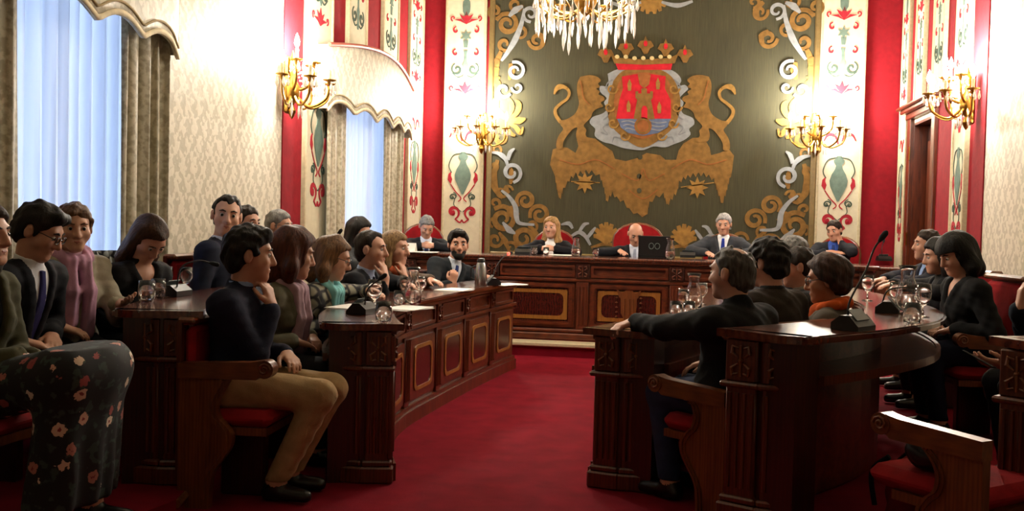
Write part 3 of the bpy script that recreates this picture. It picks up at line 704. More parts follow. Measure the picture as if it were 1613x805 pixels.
def end_post(par, M, w, H, top_z=None):
    """desk end: two reeded pilasters with carved capitals, facing local -y, width w centred on x"""
    for s in (-1, 1):
        x0, x1 = (-w/2, -.012) if s < 0 else (.012, w/2); cx = (x0+x1)/2; A = M @ T((cx, 0, 0)) @ RZ(R(s*7)); hw = (x1-x0)/2
        sh = MB().box(-hw, hw, 0, .07, .10, H-.24, A, bev=.006)
        for k in range(4): xx = -hw*.72 + hw*1.44*k/3; sh.tube([(xx, -.002, .15), (xx, -.002, H-.27)], .0105, 8, A)
        sh.build('pilaster', WOOD, par, True)
        MB().box(-hw-.02, hw+.02, -.03, .09, 0, .085, A, bev=.008).box(-hw-.012, hw+.012, -.018, .08, .085, .115, A, bev=.008).build('plinth', WOOD, par)
        MB().box(-hw-.02, hw+.02, -.03, .09, H-.245, H-.22, A, bev=.008).build('neck_moulding', WOOD, par)
        cap = MB().box(-hw-.002, hw+.002, -.006, .08, H-.22, H-.04, A, bev=.006).build('capital_block', WOOD, par)
        c = MB(); carved(c, A @ T((0, -.006, H-.13)), hw*1.7, .16); c.build('carving', WOODC, cap, True)
    MB().box(-.014, .014, .012, .07, .08, H-.04, M).build('centre_strip', WOODD, par)
def resample(pts, n):
    P = bez(pts, 10); d = [0]
    for a, b in zip(P, P[1:]): d.append(d[-1]+math.dist(a, b))
    out = []
    for k in range(n+1):
        t = d[-1]*k/n; i = max(j for j in range(len(d)) if d[j] <= t+1e-9); i = min(i, len(P)-2); f = (t-d[i])/max(1e-9, d[i+1]-d[i])
        out.append(tuple(P[i][a]+(P[i+1][a]-P[i][a])*f for a in range(2)))
    return out, d[-1]
def offset(path, s, side):
    """path shifted by s towards the front; side=+1: front is right of travel"""
    out = []
    for i, p in enumerate(path):
        a, b = path[max(i-1,0)], path[min(i+1,len(path)-1)]; t = Vector((b[0]-a[0], b[1]-a[1])).normalized(); n = Vector((t.y, -t.x))*side
        out.append((p[0]+n.x*s, p[1]+n.y*s))
    return out
def slab(mb, path, side, s0, s1, z0, z1):
    A, B = offset(path, s0, side), offset(path, s1, side); n = len(path); vs = []; fs = []
    for i in range(n): vs += [(*A[i],z0),(*B[i],z0),(*B[i],z1),(*A[i],z1)]
    for i in range(n-1):
        a = 4*i; b = a+4
        for k in range(4): fs.append((a+k, a+(k+1)%4, b+(k+1)%4, b+k) if side < 0 else (b+k, b+(k+1)%4, a+(k+1)%4, a+k))
    fs += [(3,2,1,0) if side < 0 else (0,1,2,3), (4*n-4,4*n-3,4*n-2,4*n-1) if side < 0 else (4*n-1,4*n-2,4*n-3,4*n-4)]
    return mb.add(vs, fs)
def desk_row(label, ctrl, side, bays, base=0., H=.82, post_rot=0., w=.42, shelf=True, post_w=.28, panels=True):
    r = tag(empty('council_desk', (0, 0, base)), label, 'desk', 'curved council desks')
    fine, L = resample(ctrl, 28); nodes, _ = resample(ctrl, bays)
    h = w/2
    # worktop with rounded near corner on the sitters' side
    top = MB(); slab(top, fine, side, -h+.012, h-.012, H-.034, H); slab(top, fine, side, -h, h, H-.028, H-.008)
    t = Vector((fine[1][0]-fine[0][0], fine[1][1]-fine[0][1])).normalized(); n = Vector((t.y, -t.x))*side; P0 = Vector(fine[0])
    nose = [P0 + n*h, P0 + n*h - t*.06] + [P0 - n*(h-.14) - t*.06 + (-n*.14*math.sin(a) + t*(.14-.14*math.cos(a))) for a in [k*math.pi/12 for k in range(7)]]
    top.add([(p.x,p.y,z) for z in (H-.034, H) for p in nose], [tuple(range(len(nose))), tuple(reversed(range(len(nose),2*len(nose))))] + [(i,i+len(nose),(i+1)%len(nose)+len(nose),(i+1)%len(nose)) for i in range(len(nose))])
    top.build('worktop', WOODTOP, r)
    b = MB(); slab(b, fine, side, h-.075, h-.02, 0, .09); slab(b, fine, side, h-.07, h-.035, .09, .12); b.build('base_moulding', WOOD, r)
    b = MB(); slab(b, fine, side, h-.095, h-.06, .02, H-.034); b.build('front_board', WOODX, r)
    b = MB(); slab(b, fine, side, h-.07, h-.028, H-.225, H-.20); slab(b, fine, side, h-.07, h-.03, H-.06, H-.034); b.build('frieze_moulding', WOODX, r)
    if shelf:
        b = MB(); slab(b, fine[1:], side, -h+.03, h-.09, H-.205, H-.185); b.build('shelf', WOODX, r)
        b = MB(); slab(b, fine[1:], side, -h+.022, -h+.045, H-.215, H-.175); b.build('shelf_edge', WOOD, r)
    # bays of the front
    fr = offset(nodes, h-.06, side)
    for i in range(bays):
        a, c = Vector(fr[i]), Vector(fr[i+1]); d = c-a; l = d.length; ang = math.atan2(d.y, d.x)
        # local x along the bay, -y to the front
        M = T((a.x, a.y, 0)) @ RZ(ang) if side > 0 else T((c.x, c.y, 0)) @ RZ(ang+math.pi)
        if panels:
            pn = MB().prism(rrect(.10, l-.06, .15, H-.26, .015, 1), -.012, .005, M).build('panel', WOODX, r)
            m = MB(); o_, i_ = rrect(.17, l-.13, .2, H-.31, .05), rrect(.195, l-.155, .225, H-.335, .055); ring(m, o_, i_, -.02, 0, M); m.build('inlay_frame', INLAY, pn)
            MB().prism(i_, -.015, .0, M).build('burl_field', BURL, pn)
            f = MB(); ring(f, rrect(.1, l-.06, H-.19, H-.07, .008, 1), rrect(.12, l-.08, H-.17, H-.09, .008, 1), -.016, 0, M); f.build('frieze_panel', WOODX, r)
        pl = MB().box(-.035, .06, -.02, .01, .12, H-.22, M, bev=.006)
        for k in range(3): pl.tube([(-.015+.028*k, -.02, .16), (-.015+.028*k, -.02, H-.25)], .008, 6, M)
        pl.build('bay_pilaster', WOOD, r, True)
        cb = MB().box(-.03, .055, -.024, .01, H-.2, H-.06, M, bev=.006).build('bay_block', WOOD, r)
        k = MB(); carved(k, M @ T((.0125, -.022, H-.13)), .07, .12); k.build('carving', WOOD, cb, True)
    # near end post; far end cheek
    ang = math.atan2(t.y, t.x); Mp = T((P0.x, P0.y, 0)) @ RZ(ang-math.pi/2+post_rot)
    end_post(r, Mp @ T((.015*side, 0, 0)), post_w, H-.0)
    sd = MB(); slab(sd, fine[:2], side, -h+.05, h-.09, 0, H-.034); sd.build('end_cheek', WOODD, r)
    sd = MB(); slab(sd, fine[-2:], side, .03, h-.06, 0, H-.034); sd.build('far_cheek', WOOD, r)
    return r
# low platforms under the outer rows
STEP = .08
def platform(i, poly):
    n = len(poly); a = sum(poly[k][0]*poly[(k+1)%n][1]-poly[(k+1)%n][0]*poly[k][1] for k in range(n)); poly = poly if a > 0 else poly[::-1]
    mb = MB().add([(x,y,z) for z in (0,STEP-.03) for x,y in poly], [tuple(range(n))[::-1], tuple(range(n,2*n))] + [(k,(k+1)%n,n+(k+1)%n,n+k) for k in range(n)])
    o = struct(mb.build('floor_step_%d' % i, CARPET))
    mb = MB().add([(x,y,z) for z in (STEP-.03,STEP) for x,y in poly], [tuple(range(n))[::-1], tuple(range(n,2*n))] + [(k,(k+1)%n,n+(k+1)%n,n+k) for k in range(n)])
    struct(mb.build('floor_tread_%d' % i, CARPET))
    mb = MB()
    for k in range(n-1): 
        q, w = poly[k], poly[k+1]
        if min(q[0], w[0]) > XL+.05 and max(q[0], w[0]) < XR-.05: mb.tube([(q[0],q[1],STEP-.02),(w[0],w[1],STEP-.02)], .022, 6)
    if mb.v: trim(mb.build('trim_0', WOODC))
ROW_L1 = [(-1.55, 4.66), (-1.77, 5.25), (-1.86, 5.9), (-1.83, 6.6), (-1.75, 7.6), (-1.64, 8.55), (-1.60, 8.84)]
ROW_L2 = [(-2.36, 4.12), (-2.55, 4.75), (-2.62, 5.5), (-2.62, 6.5), (-2.55, 7.8), (-2.42, 8.9)]
ROW_R1 = [(-.22, 4.86), (-.05, 5.3), (.12, 5.75), (.25, 6.3), (.33, 7.1), (.33, 8.0), (.27, 8.7)]
ROW_R2 = [(.40, 4.14), (.80, 4.6), (1.15, 5.15), (1.32, 5.75), (1.36, 6.5), (1.28, 7.4), (1.2, 8.3)]
ROW_R3 = [(1.38, 3.80), (1.93, 4.1), (2.42, 4.5), (2.68, 4.95)]
platform(1, [(-2.14, 3.9), (-2.36, 4.75), (-2.46, 5.5), (-2.46, 6.5), (-2.39, 7.8), (-2.2, 9.2), (XL, 9.2), (XL, 3.0), (-2.3, 3.0)])
platform(2, [(.22, 3.95), (.6, 4.65), (.93, 5.25), (1.1, 5.8), (1.14, 6.5), (1.09, 7.4), (1.0, 8.6), (XR, 8.6), (XR, 3.96), (.3, 3.9)])
struct(MB().box(-.34, XR-1.37-.02, -.30, .5, 0, STEP+.05, T((1.37, 3.95, 0))).build('floor_step_3', CARPET))
desk_row('inner left council desk with panelled front facing the aisle', ROW_L1, 1, 6, post_rot=R(-17))
desk_row('outer left council desk whose end post stands beside the floral dress', ROW_L2, 1, 6, STEP, post_rot=R(-14), panels=True)
desk_row('inner right council desk with the grey-haired man resting his arm on its end', ROW_R1, -1, 5, post_rot=R(14))
desk_row('middle right council desk with polished curved top and open shelf', ROW_R2, -1, 6, STEP, H=.83, post_rot=R(22), post_w=.3, w=.42)
desk_row('outer right council desk end cut off by the right picture edge', ROW_R3, -1, 2, STEP+.05, post_rot=R(30))

# ---------------- presiding bench on the dais
BX0, BX1, BY, BZ, BH = -2.85, 2.0, 9.96, DAIS_Z, .88
r = tag(empty('presiding_bench', (0, BY, BZ)), 'long wooden presiding bench on the dais with inlaid panels', 'bench')
n = 5; bw = (BX1-BX0)/n; BXL = BX0-.55
MB().box(BXL, BX1, .05, .09, 0, BH-.04).build('front_board', WOODX, r)
for x in (BXL, BX1-.04): MB().box(x, x+.04, .09, .6, 0, BH-.04).build('end_cheek', WOOD, r)
MB().box(BXL-.05, BX1+.05, -.03, .62, BH-.032, BH, bev=.01).box(BXL-.03, BX1+.03, -.012, .6, BH-.05, BH-.032).build('worktop', WOODTOP, r)
MB().box(BXL-.02, BX1+.02, -.02, .06, 0, .075, bev=.012).box(BXL-.01, BX1+.01, .0, .06, .075, .12, bev=.014).build('base_moulding', WOODX, r)
MB().box(BXL, BX1, .005, .06, BH-.26, BH-.225, bev=.01).box(BXL, BX1, .015, .06, BH-.07, BH-.05, bev=.006).build('frieze_moulding', WOODX, r)
for k in range(n+1):
    x = BX0 + bw*k; x = min(max(x, BX0+.06), BX1-.06)
    pl = MB().box(x-.065, x+.065, .012, .06, .12, BH-.26, bev=.006)
    for j in (-1, 0, 1): pl.tube([(x+j*.035, .012, .17), (x+j*.035, .012, BH-.31)], .011, 6)
    pl.build('pilaster', WOOD, r, True)
    cb = MB().box(x-.075, x+.075, .0, .06, BH-.225, BH-.07, bev=.006).build('carved_block', WOODD, r)
    m = MB(); carved(m, T((x, 0, BH-.148)), .13, .14); m.build('carving', WOOD, cb, True)
for k in range(n):
    x0, x1 = BX0+bw*k+.085, BX0+bw*(k+1)-.085; z0, z1 = .14, BH-.28
    fr = MB(); ring(fr, rrect(x0, x1, z0, z1, .01, 1), rrect(x0+.06, x1-.06, z0+.06, z1-.05, .008, 1), .015, .05); ring(fr, rrect(x0+.02, x1-.02, z0+.02, z1-.015, .01, 1), rrect(x0+.045, x1-.045, z0+.045, z1-.04, .008, 1), .004, .02)
    f = fr.build('panel', WOODX, r)
    m = MB(); ring(m, rrect(x0+.075, x1-.075, z0+.075, z1-.065, .012), rrect(x0+.115, x1-.115, z0+.115, z1-.105, .06), .03, .05); m.build('inlay_frame', INLAY, f)
    MB().prism(rrect(x0+.06, x1-.06, z0+.06, z1-.05, .005, 1), .038, .05).build('burl_field', BURL, f)
    m = MB(); ring(m, rrect(x0-.0, x1+.0, BH-.21, BH-.085, .008, 1), rrect(x0+.025, x1-.025, BH-.185, BH-.11, .008, 1), .02, .05); m.build('frieze_panel', WOODX, r)
    if k == 2:                                             # carved crest in the middle panel
        cx, cz = (x0+x1)/2, (z0+z1)/2; em = MB().prism([(cx-.085, cz+.1), (cx+.085, cz+.1), (cx+.08, cz-.06), (cx+.04, cz-.13), (cx, cz-.15), (cx-.04, cz-.13), (cx-.08, cz-.06)], .012, .05).build('carved_crest', WOODC, f)
        em['label'] = 'small carved wooden crest'
        m = MB().prism([(cx-.13, cz+.19), (cx-.07, cz+.15), (cx, cz+.2), (cx+.07, cz+.15), (cx+.13, cz+.19), (cx+.1, cz+.1), (cx-.1, cz+.1)], .014, .05)
        for j in range(-1, 2): m.tube([(cx+j*.045, .012, cz+.09), (cx+j*.045, .01, cz-.08)], .01, 6)
        for sx in (-1, 1):
            for q in range(5): m.lathe([(0,-.012),(.016,0),(0,.012)], 6, T((cx+sx*.125, .02, cz+.1-.05*q)))
        m.build('crest_relief', WOODC, f, True)
# side return desks at both ends of the dais
def side_desk(label, x0, x1, y0, y1, H):
    r = tag(empty('side_desk', ((x0+x1)/2, y0, DAIS_Z)), label, 'desk'); w = (x1-x0)/2
    MB().box(-w-.03, w+.03, -.03, y1-y0, H-.035, H, bev=.01).build('worktop', WOODTOP, r)
    MB().box(-w, w, 0, .035, .08, H-.035).build('front_board', WOODX, r)
    MB().box(-w-.01, w+.01, -.02, .04, 0, .09, bev=.01).build('base_moulding', WOOD, r)
    for s in (-1, 1): MB().box(s*w-.03, s*w+.03, -.012, .06, .09, H-.035, bev=.006).build('pilaster', WOOD, r)
    m = MB(); ring(m, rrect(-w+.08, w-.08, .16, H-.2, .05), rrect(-w+.11, w-.11, .19, H-.23, .05), -.012, .01); m.build('inlay_frame', INLAY, r)
side_desk('small wooden side desk at the right end of the dais by the door', 2.12, 2.7, 10.35, 10.9, .86)

# ---------------- seats
def scroll_arm(par, M, L=.42, zt=.66, mirror=1):
    """end arm: board with S-shaped front, scrolled arm on top; local x forward from the back, thin along y"""
    out = [(0, 0), (.15, 0), (.155, .1), (.17, .17), (.215, .235), (.25, .29), (.255, .345), (.225, .39), (.19, .425), (.18, .48), (.2, .53), (.24, zt-.09), (0, zt-.09)]
    P = bez(out[1:-1], 4); poly = [(0, 0)] + P + [(0, zt-.09)]
    sd = MB().prism(poly, -.022, .022, M).build('side_board', WOODC, par)
    P2 = [(x-.03, z) for x, z in P if z > .03]; b = MB(); ribbon(b, P2, .018, -.03, .03, M); b.build('side_bead', WOODC, sd)
    a = MB().prism([(0, zt-.09), (L-.05, zt-.085), (L-.02, zt-.06), (L, zt-.02), (L-.02, zt+.005), (L-.08, zt-.005), (0, zt-.02)], -.03, .03, M)
    a.tube([(L-.01, -.035, zt-.035), (L-.01, .035, zt-.035)], .042, 16, M); ar = a.build('arm_rest', WOODCX, par, True)
    for e in (-1, 1):
        s = MB().tube([(L-.01 + .03*(1-k/16)*math.cos(k*.75), e*.036, zt-.035 + .03*(1-k/16)*math.sin(k*.75)) for k in range(14)], .006, 6, M)
        s.build('arm_volute', WOODC, ar, True)
def seat(label, x, y, heading, z=0., arm=None, w=.5, group='fixed red council seats', back_h=.875, arm_z=.66, depth=.42):
    """heading: direction the sitter faces (degrees); origin at the seat back on the floor"""
    r = tag(empty('council_chair', (x, y, z), R(heading)), label, 'chair', group)
    c = MB().box(.03, depth, -w/2+.02, w/2-.02, .37, .45, bev=.035); c.build('seat_cushion', RED_PLUSH, r, True)
    MB().box(.03, .40, -w/2+.03, w/2-.03, .335, .372).build('seat_frame', WOODC, r)
    if back_h: MB().box(0, .05, -w/2+.02, w/2-.02, .47, back_h-.045, bev=.022).build('back_cushion', RED_PLUSH, r, True)
    if back_h: MB().box(-.025, .0, -w/2, w/2, .1, back_h-.015).build('back_board', WOOD, r)
    if back_h: MB().box(-.03, .06, -w/2, w/2, back_h-.035, back_h, bev=.012).build('top_rail', WOODC, r)
    MB().box(.1, .32, -.03, .03, 0, .34, bev=.008).build('pedestal', WOODD, r)
    if arm: scroll_arm(r, T((0, arm*(w/2+.005), 0)), zt=arm_z)
    return r
SEATS = []
# ================================================================== people: smooth bodies grown from joints
def _axis(lo, hi, fine, hf, hc):
    out = [lo]
    while out[-1] < hi:
        v = out[-1]; h = hf if any(a-.01 <= v <= b+.01 for a, b in fine) else hc
        out.append(v+h)
    return np.array(out, dtype=np.float32)
class Field:
    def __init__(s, lo, hi, fine=None, hf=.009, hc=.014):
        fine = fine or [[(lo[a], hi[a])] for a in range(3)]
        s.ax = [_axis(lo[a], hi[a], fine[a], hf, hc) for a in range(3)]
        s.D = np.full([len(a) for a in s.ax], .5, dtype=np.float32)
    def sub(s, lo, hi):
        sl = []
        for a in range(3):
            i0 = max(0, int(np.searchsorted(s.ax[a], lo[a]))-1); i1 = min(len(s.ax[a]), int(np.searchsorted(s.ax[a], hi[a]))+1); sl.append(slice(i0, max(i0, i1)))
        return tuple(sl)
    def pts(s, sl):
        return np.meshgrid(*[s.ax[a][sl[a]] for a in range(3)], indexing='ij', sparse=True)
    def prim(s, p, inf=0.):
        kind = p[0]; mg = .05
        if kind == 'rc':
            a, b, ra, rb, k = np.array(p[1]), np.array(p[2]), p[3]+inf, p[4]+inf, p[5]; rm = max(ra, rb)+mg
            sl = s.sub(np.minimum(a, b)-rm, np.maximum(a, b)+rm)
            if s.D[sl].size == 0: return
            X, Y, Z = s.pts(sl); d = b-a; L2 = max(1e-9, float(d@d))
            t = np.clip(((X-a[0])*d[0]+(Y-a[1])*d[1]+(Z-a[2])*d[2])/L2, 0, 1)
            f = np.sqrt((X-a[0]-t*d[0])**2+(Y-a[1]-t*d[1])**2+(Z-a[2]-t*d[2])**2) - (ra+(rb-ra)*t)
        else:
            c, r, M, k = np.array(p[1]), np.array(p[2])+inf, np.array(p[3]), p[4]; rm = max(r)+mg
            sl = s.sub(c-rm, c+rm)
            if s.D[sl].size == 0: return
            X, Y, Z = s.pts(sl); X, Y, Z = X-c[0], Y-c[1], Z-c[2]; q = [X*M[0][i]+Y*M[1][i]+Z*M[2][i] for i in range(3)]
            k0 = np.sqrt(sum((q[i]/r[i])**2 for i in range(3))); k1 = np.sqrt(sum((q[i]/(r[i]*r[i]))**2 for i in range(3))); f = k0*(k0-1)/np.maximum(k1, 1e-6)
        D = s.D[sl]
        if k < 0:
            k = -k; f = -f; h = np.maximum(k-np.abs(D-f), 0)/k; s.D[sl] = np.maximum(D, f) + h*h*k*.25
        else:
            h = np.maximum(k-np.abs(D-f), 0)/k; s.D[sl] = np.minimum(D, f) - h*h*k*.25
    def full(s): return np.meshgrid(*s.ax, indexing='ij', sparse=True)
    def mesh(s, name, mat):
        D = s.D.copy(); D[0]=D[-1]=.2; D[:,0]=D[:,-1]=.2; D[:,:,0]=D[:,:,-1]=.2
        S = D < 0; nx, ny, nz = D.shape
        cnt = np.zeros((nx-1, ny-1, nz-1), np.uint8)
        for i in (0,1):
            for j in (0,1):
                for k in (0,1): cnt += S[i:nx-1+i, j:ny-1+j, k:nz-1+k]
        I = np.argwhere((cnt > 0) & (cnt < 8)); idx = np.full(cnt.shape, -1, np.int64); idx[tuple(I.T)] = np.arange(len(I))
        acc = np.zeros((len(I), 3)); num = np.zeros(len(I))
        co = [(i,j,k) for i in (0,1) for j in (0,1) for k in (0,1)]
        val = {c: D[I[:,0]+c[0], I[:,1]+c[1], I[:,2]+c[2]] for c in co}
        for c in co:
            for a in range(3):
                if c[a]: continue
                e = list(c); e[a] = 1; v0, v1 = val[c], val[tuple(e)]; m = (v0 < 0) != (v1 < 0)
                t = np.where(m, v0/np.where(m, v0-v1, 1), 0)
                for b in range(3): acc[:, b] += np.where(m, c[b] + (t if b == a else 0), 0)
                num += m
        acc /= num[:, None]
        V = np.empty((len(I), 3), np.float32)
        for a in range(3): A = s.ax[a]; V[:, a] = A[I[:,a]]*(1-acc[:,a]) + A[I[:,a]+1]*acc[:,a]
        F = []
        for a in range(3):
            b, c = (a+1) % 3, (a+2) % 3
            s0 = [slice(None)]*3; s1 = [slice(None)]*3; s0[a] = slice(0, -1); s1[a] = slice(1, None)
            E = np.argwhere(S[tuple(s0)] != S[tuple(s1)]); E = E[(E[:,b] > 0) & (E[:,c] > 0) & (E[:,b] < D.shape[b]-1) & (E[:,c] < D.shape[c]-1)]
            ins = S[E[:,0], E[:,1], E[:,2]]
            q = []
            for db, dc in ((1,1),(0,1),(0,0),(1,0)):
                e = E.copy(); e[:,b] -= db; e[:,c] -= dc; q.append(idx[e[:,0], e[:,1], e[:,2]])
            q = np.stack(q, 1); q[~ins] = q[~ins][:, ::-1]; F.append(q)
        F = np.concatenate(F); F = F[(F >= 0).all(1)]
        me = bpy.data.meshes.new(name); me.vertices.add(len(V)); me.vertices.foreach_set('co', V.ravel())
        me.loops.add(len(F)*4); me.loops.foreach_set('vertex_index', F.ravel().astype(np.int32)); me.polygons.add(len(F))
        me.polygons.foreach_set('loop_start', np.arange(len(F), dtype=np.int32)*4)
        me.polygons.foreach_set('use_smooth', np.ones(len(F), bool)); me.materials.append(mat); me.update(calc_edges=True); me.validate(); return me
def obj(name, me, parent):
    o = bpy.data.objects.new(name, me); C.objects.link(o); o.parent = parent; return o
def npv(v): return np.array(tuple(v), float)
def nrm(v): v = np.array(v, float); return v/max(1e-9, np.linalg.norm(v))
EYE_W = plain('eye_white', 'b8b2a8', .3); EYE_D = plain('eye_dark', '1a110c', .2); LIP = {}
SPEC_FRAME = plain('spectacle_frame', '17120f', .35); LENS = m_glass('spectacle_lens'); LENS.node_tree.nodes['Principled BSDF'].inputs['IOR'].default_value = 1.03
FLOOR_PEOPLE = []
def person(label, px, py, Z, facing, fwd=.08, side=0., base=0., hy=0., hp=0., hr=0., L='desk', Rr='desk', twist=0., female=False, res=.012, skin='bd8d74',
           hair=('short', '1a120d', '33241a'), jacket='1b1d24', vneck=.26, shirt=None, tie=None, trousers='1c1d22', scarf=None, glasses=False, beard=None, skirt=None,
           knee=(.10, .40), kz=.065, back_h=.875, ankle=None, build=1.0, collar=None, seat_arm=None, make_seat=True, seat_label=None, hs=1.0, lips='9a5a4c', shoe='0f0d0c', jmat=None, seat_h=.45, eyes_shut=False, dz=0., seat_off=.19, arm_z=.66):
    hw = at(px, py, Z); A = R(facing-90); ca, sa = math.cos(A), math.sin(A)
    rx, ry = hw.x - (ca*side - sa*fwd), hw.y - (sa*side + ca*fwd)
    root = tag(empty('person', (rx, ry, base), A), label, 'person')
    hz = seat_h+.10; hc = np.array([side, fwd, hw.z-base]); hip = np.array([0, 0, hz])
    Nb = hc + np.array([-.25*side*.2, -.045-.02*math.sin(R(max(hp,0))), -.165*hs])
    up = nrm(Nb-hip); tl = float(np.linalg.norm(Nb-hip))
    if not .36 < tl < .62: print('TORSO', label, round(tl, 2))
    tw = R(twist); tx = np.array([math.cos(tw), math.sin(tw), 0]); ty = nrm(np.cross(up, tx)); tx = nrm(np.cross(ty, up)); TB = np.stack([tx, ty, up], 1)
    Rh = np.array(Matrix.Rotation(R(hy), 3, 'Z') @ Matrix.Rotation(R(-hp), 3, 'X') @ Matrix.Rotation(R(hr), 3, 'Y'))
    def H(x, y, z): return hc + Rh @ (np.array([x, y, z])*hs)
    sw = (.158 if female else .182)*build**.5; k = build
    torso = [('rc', (-.07,0,hz), (.07,0,hz), .115*k, .115*k, .05), ('el', hip+(Nb-hip)*.30+ty*.01, (.138*k, .108*k, tl*.30), TB, .06),
             ('el', hip+(Nb-hip)*.66, ((.142 if female else .162)*k, .112*k, tl*.36), TB, .06)]
    if female:
        for s in (-1, 1): torso.append(('el', hip+(Nb-hip)*.62+ty*.075+tx*s*.065, (.06,.055,.06), TB, .05))
    S = {s: Nb + tx*s*sw - up*.055 for s in (-1, 1)}
    for s in (-1, 1): torso.append(('rc', Nb - up*.045 + tx*s*.03, S[s], .06*k**.5, .058*k**.5, .05))
    neck = [('rc', Nb - up*.03, H(0,-.02,-.05), .060 if not female else .052, .054 if not female else .046, .03)]
    head = [('el', H(0,-.012,.032), np.array((.076,.098,.09))*hs, Rh, .02), ('el', H(0,.022,-.04), np.array((.060,.068,.074))*hs, Rh, .035), ('rc', H(-.012,.068,-.094), H(.012,.068,-.094), .022*hs, .022*hs, .03),
            ('rc', H(-.034,.074,.034), H(.034,.074,.034), .014*hs, .014*hs, .02), ('rc', H(-.045,.06,-.018), H(-.05,.04,-.03), .02*hs, .02*hs, .03), ('rc', H(.045,.06,-.018), H(.05,.04,-.03), .02*hs, .02*hs, .03)]
    for s in (-1, 1): head.append(('rc', H(s*.033,.100,.010), H(s*.033,.094,.010), .013*hs, .013*hs, -.014))
    head += [('rc', H(0,.088,.022), H(0,.108,-.026), .009*hs, .0145*hs, .012), ('rc', H(-.013,.094,-.03), H(.013,.094,-.03), .009*hs, .009*hs, .01), ('rc', H(-.02,.080,-.06), H(.02,.080,-.06), .011*hs, .011*hs, .012)]
    for s in (-1, 1): head += [('el', H(s*.083,-.014,.0), np.array((.012,.021,.034))*hs, Rh, .008), ('el', H(s*.096,-.008,.004), np.array((.008,.010,.018))*hs, Rh, -.006)]
    armp = {}; handp = []; fine = [[(c-.16, c+.16)] for c in hc]
    for s, spec in ((-1, L), (1, Rr)):
        if isinstance(spec, str):
            spec = dict(desk=dict(w=(s*.16,.40,.888+dz), d=(-s*.45,1,-.16), n=(0,-.05,-1), curl=16, pole=(s*1,-.1,-.12)), lap=dict(w=(s*.11,.21,.675), d=(-s*.7,.6,-.25), n=(0,-.2,-1), curl=22),
                        chin=dict(rel=(s*.05,.075,-.215), d=(-s*.12,.1,1), n=(-s*.2,-1,.1), curl=52), clasp=dict(w=(s*.08,.32,.89+dz), d=(-s*.75,.6,.1), n=(-s*.6,-.3,-.5), curl=38, pole=(s*1,-.1,-.15)),
                        fold=dict(w=(s*.0,.31,(.89 if s < 0 else .925)+dz), d=(-s*1,.25,.0), n=(0,-.3,-1), curl=14, pole=(s*1,-.1,-.15)))[spec]
        if 'px' in spec:
            wp = at(*spec['px']); wx, wy = wp.x-rx, wp.y-ry; W = np.array([wx*ca+wy*sa, -wx*sa+wy*ca, wp.z-base])
        else: W = H(*[v/hs for v in spec['rel']]) if 'rel' in spec else np.array(spec['w'], float)
        d = nrm(spec['d']); n = np.array(spec['n'], float); n = nrm(n - d*(n@d)); pole = np.array(spec.get('pole', (s*.55,-.35,-1.)), float)
        l1, l2 = .285, .255; v = W-S[s]; dist = np.linalg.norm(v)
        if dist > (l1+l2)*.985: W = S[s] + v*((l1+l2)*.985/dist); v = W-S[s]; dist = np.linalg.norm(v)
        dist = max(dist, .09); u = nrm(v); a = (l1*l1-l2*l2+dist*dist)/(2*dist); hh = math.sqrt(max(1e-6, l1*l1-a*a)); pp = nrm(pole-u*(pole@u)); E = S[s]+u*a+pp*hh
        armp[s] = [('rc', S[s], E, .056*k**.5*(.88 if female else 1), .044*(.9 if female else 1), .035), ('rc', E, W, .044*(.9 if female else 1), .029, .02)]
        q = .92 if female else 1.0; lat = np.cross(d, n)*s; c = R(spec.get('curl', 20)); hn = []
        for i, (o, ln) in enumerate(((.029,.070),(.0095,.080),(-.0095,.075),(-.028,.058))):
            kn = W + d*(.092-.004*abs(i-1))*q + lat*o*q; hn.append(('rc', W + d*.012 + lat*o*.55, kn, .0165*q, .0125*q, .014)); p = kn; an = c*.55
            for seg, (fr, rr) in enumerate(((.46,.0100),(.30,.0092),(.24,.0085))):
                dd = d*math.cos(an) + n*math.sin(an) + lat*o*.9*(1-math.sin(min(an,1.5))); e = p + nrm(dd)*ln*fr*q; hn.append(('rc', p, e, rr*q, (rr-.0008)*q, .004)); p = e; an += c
        t0 = W + d*.022 + lat*.022; t1 = t0 + nrm(lat*.75+d*.7+n*.25)*.042*q; t2 = t1 + nrm(lat*(.45-.4*math.sin(c))+d*.85+n*(.1+.5*math.sin(c)))*.034*q; t3 = t2 + nrm(lat*(.2-.5*math.sin(c))+d*.9+n*(.1+.6*math.sin(c)))*.026*q
        hn += [('rc', t0, t1, .016*q, .0125*q, .012), ('rc', t1, t2, .0115*q, .0105*q, .006), ('rc', t2, t3, .0105*q, .009*q, .004)]
        handp += hn
        for a3 in range(3): fine[a3].append((min(W[a3], (W+d*.18)[a3])-.06, max(W[a3], (W+d*.18)[a3])+.06))
    legs = []; feet = {}
    an = ankle or (knee[0], knee[1]-.02)
    for s in (-1, 1):
        kx, ky = s*knee[0], knee[1]; K = np.array([kx, ky, seat_h+kz]); An = np.array([s*an[0], an[1], .085])
        legs += [('rc', (s*.08, .03, hz-.02), K, .088*k**.5, .062, .04), ('rc', K, An, .058, .042, .03)]; feet[s] = (An, An+np.array([s*.02, .15, -.05]))
        legs.append(('foot', ))
    footp = []
    for s in (-1, 1): An, To = feet[s]; footp += [('rc', An, An+np.array([0,-.03,-.045]), .04, .034, .03), ('rc', An+np.array([0,0,-.04]), To, .036, .026, .02)]
    legs = [l for l in legs if l[0] != 'foot']
    allp = torso + legs + footp + neck + head + armp[-1] + armp[1] + handp
    pts = np.array([p[1] for p in allp] + [p[2] for p in allp if p[0] == 'rc']); lo, hi = pts.min(0)-.17, pts.max(0)+.17; lo[2] = max(lo[2], -.03)
    F = Field(lo, hi, fine, res*.78, res*1.75)
    for p in allp: F.prim(p)
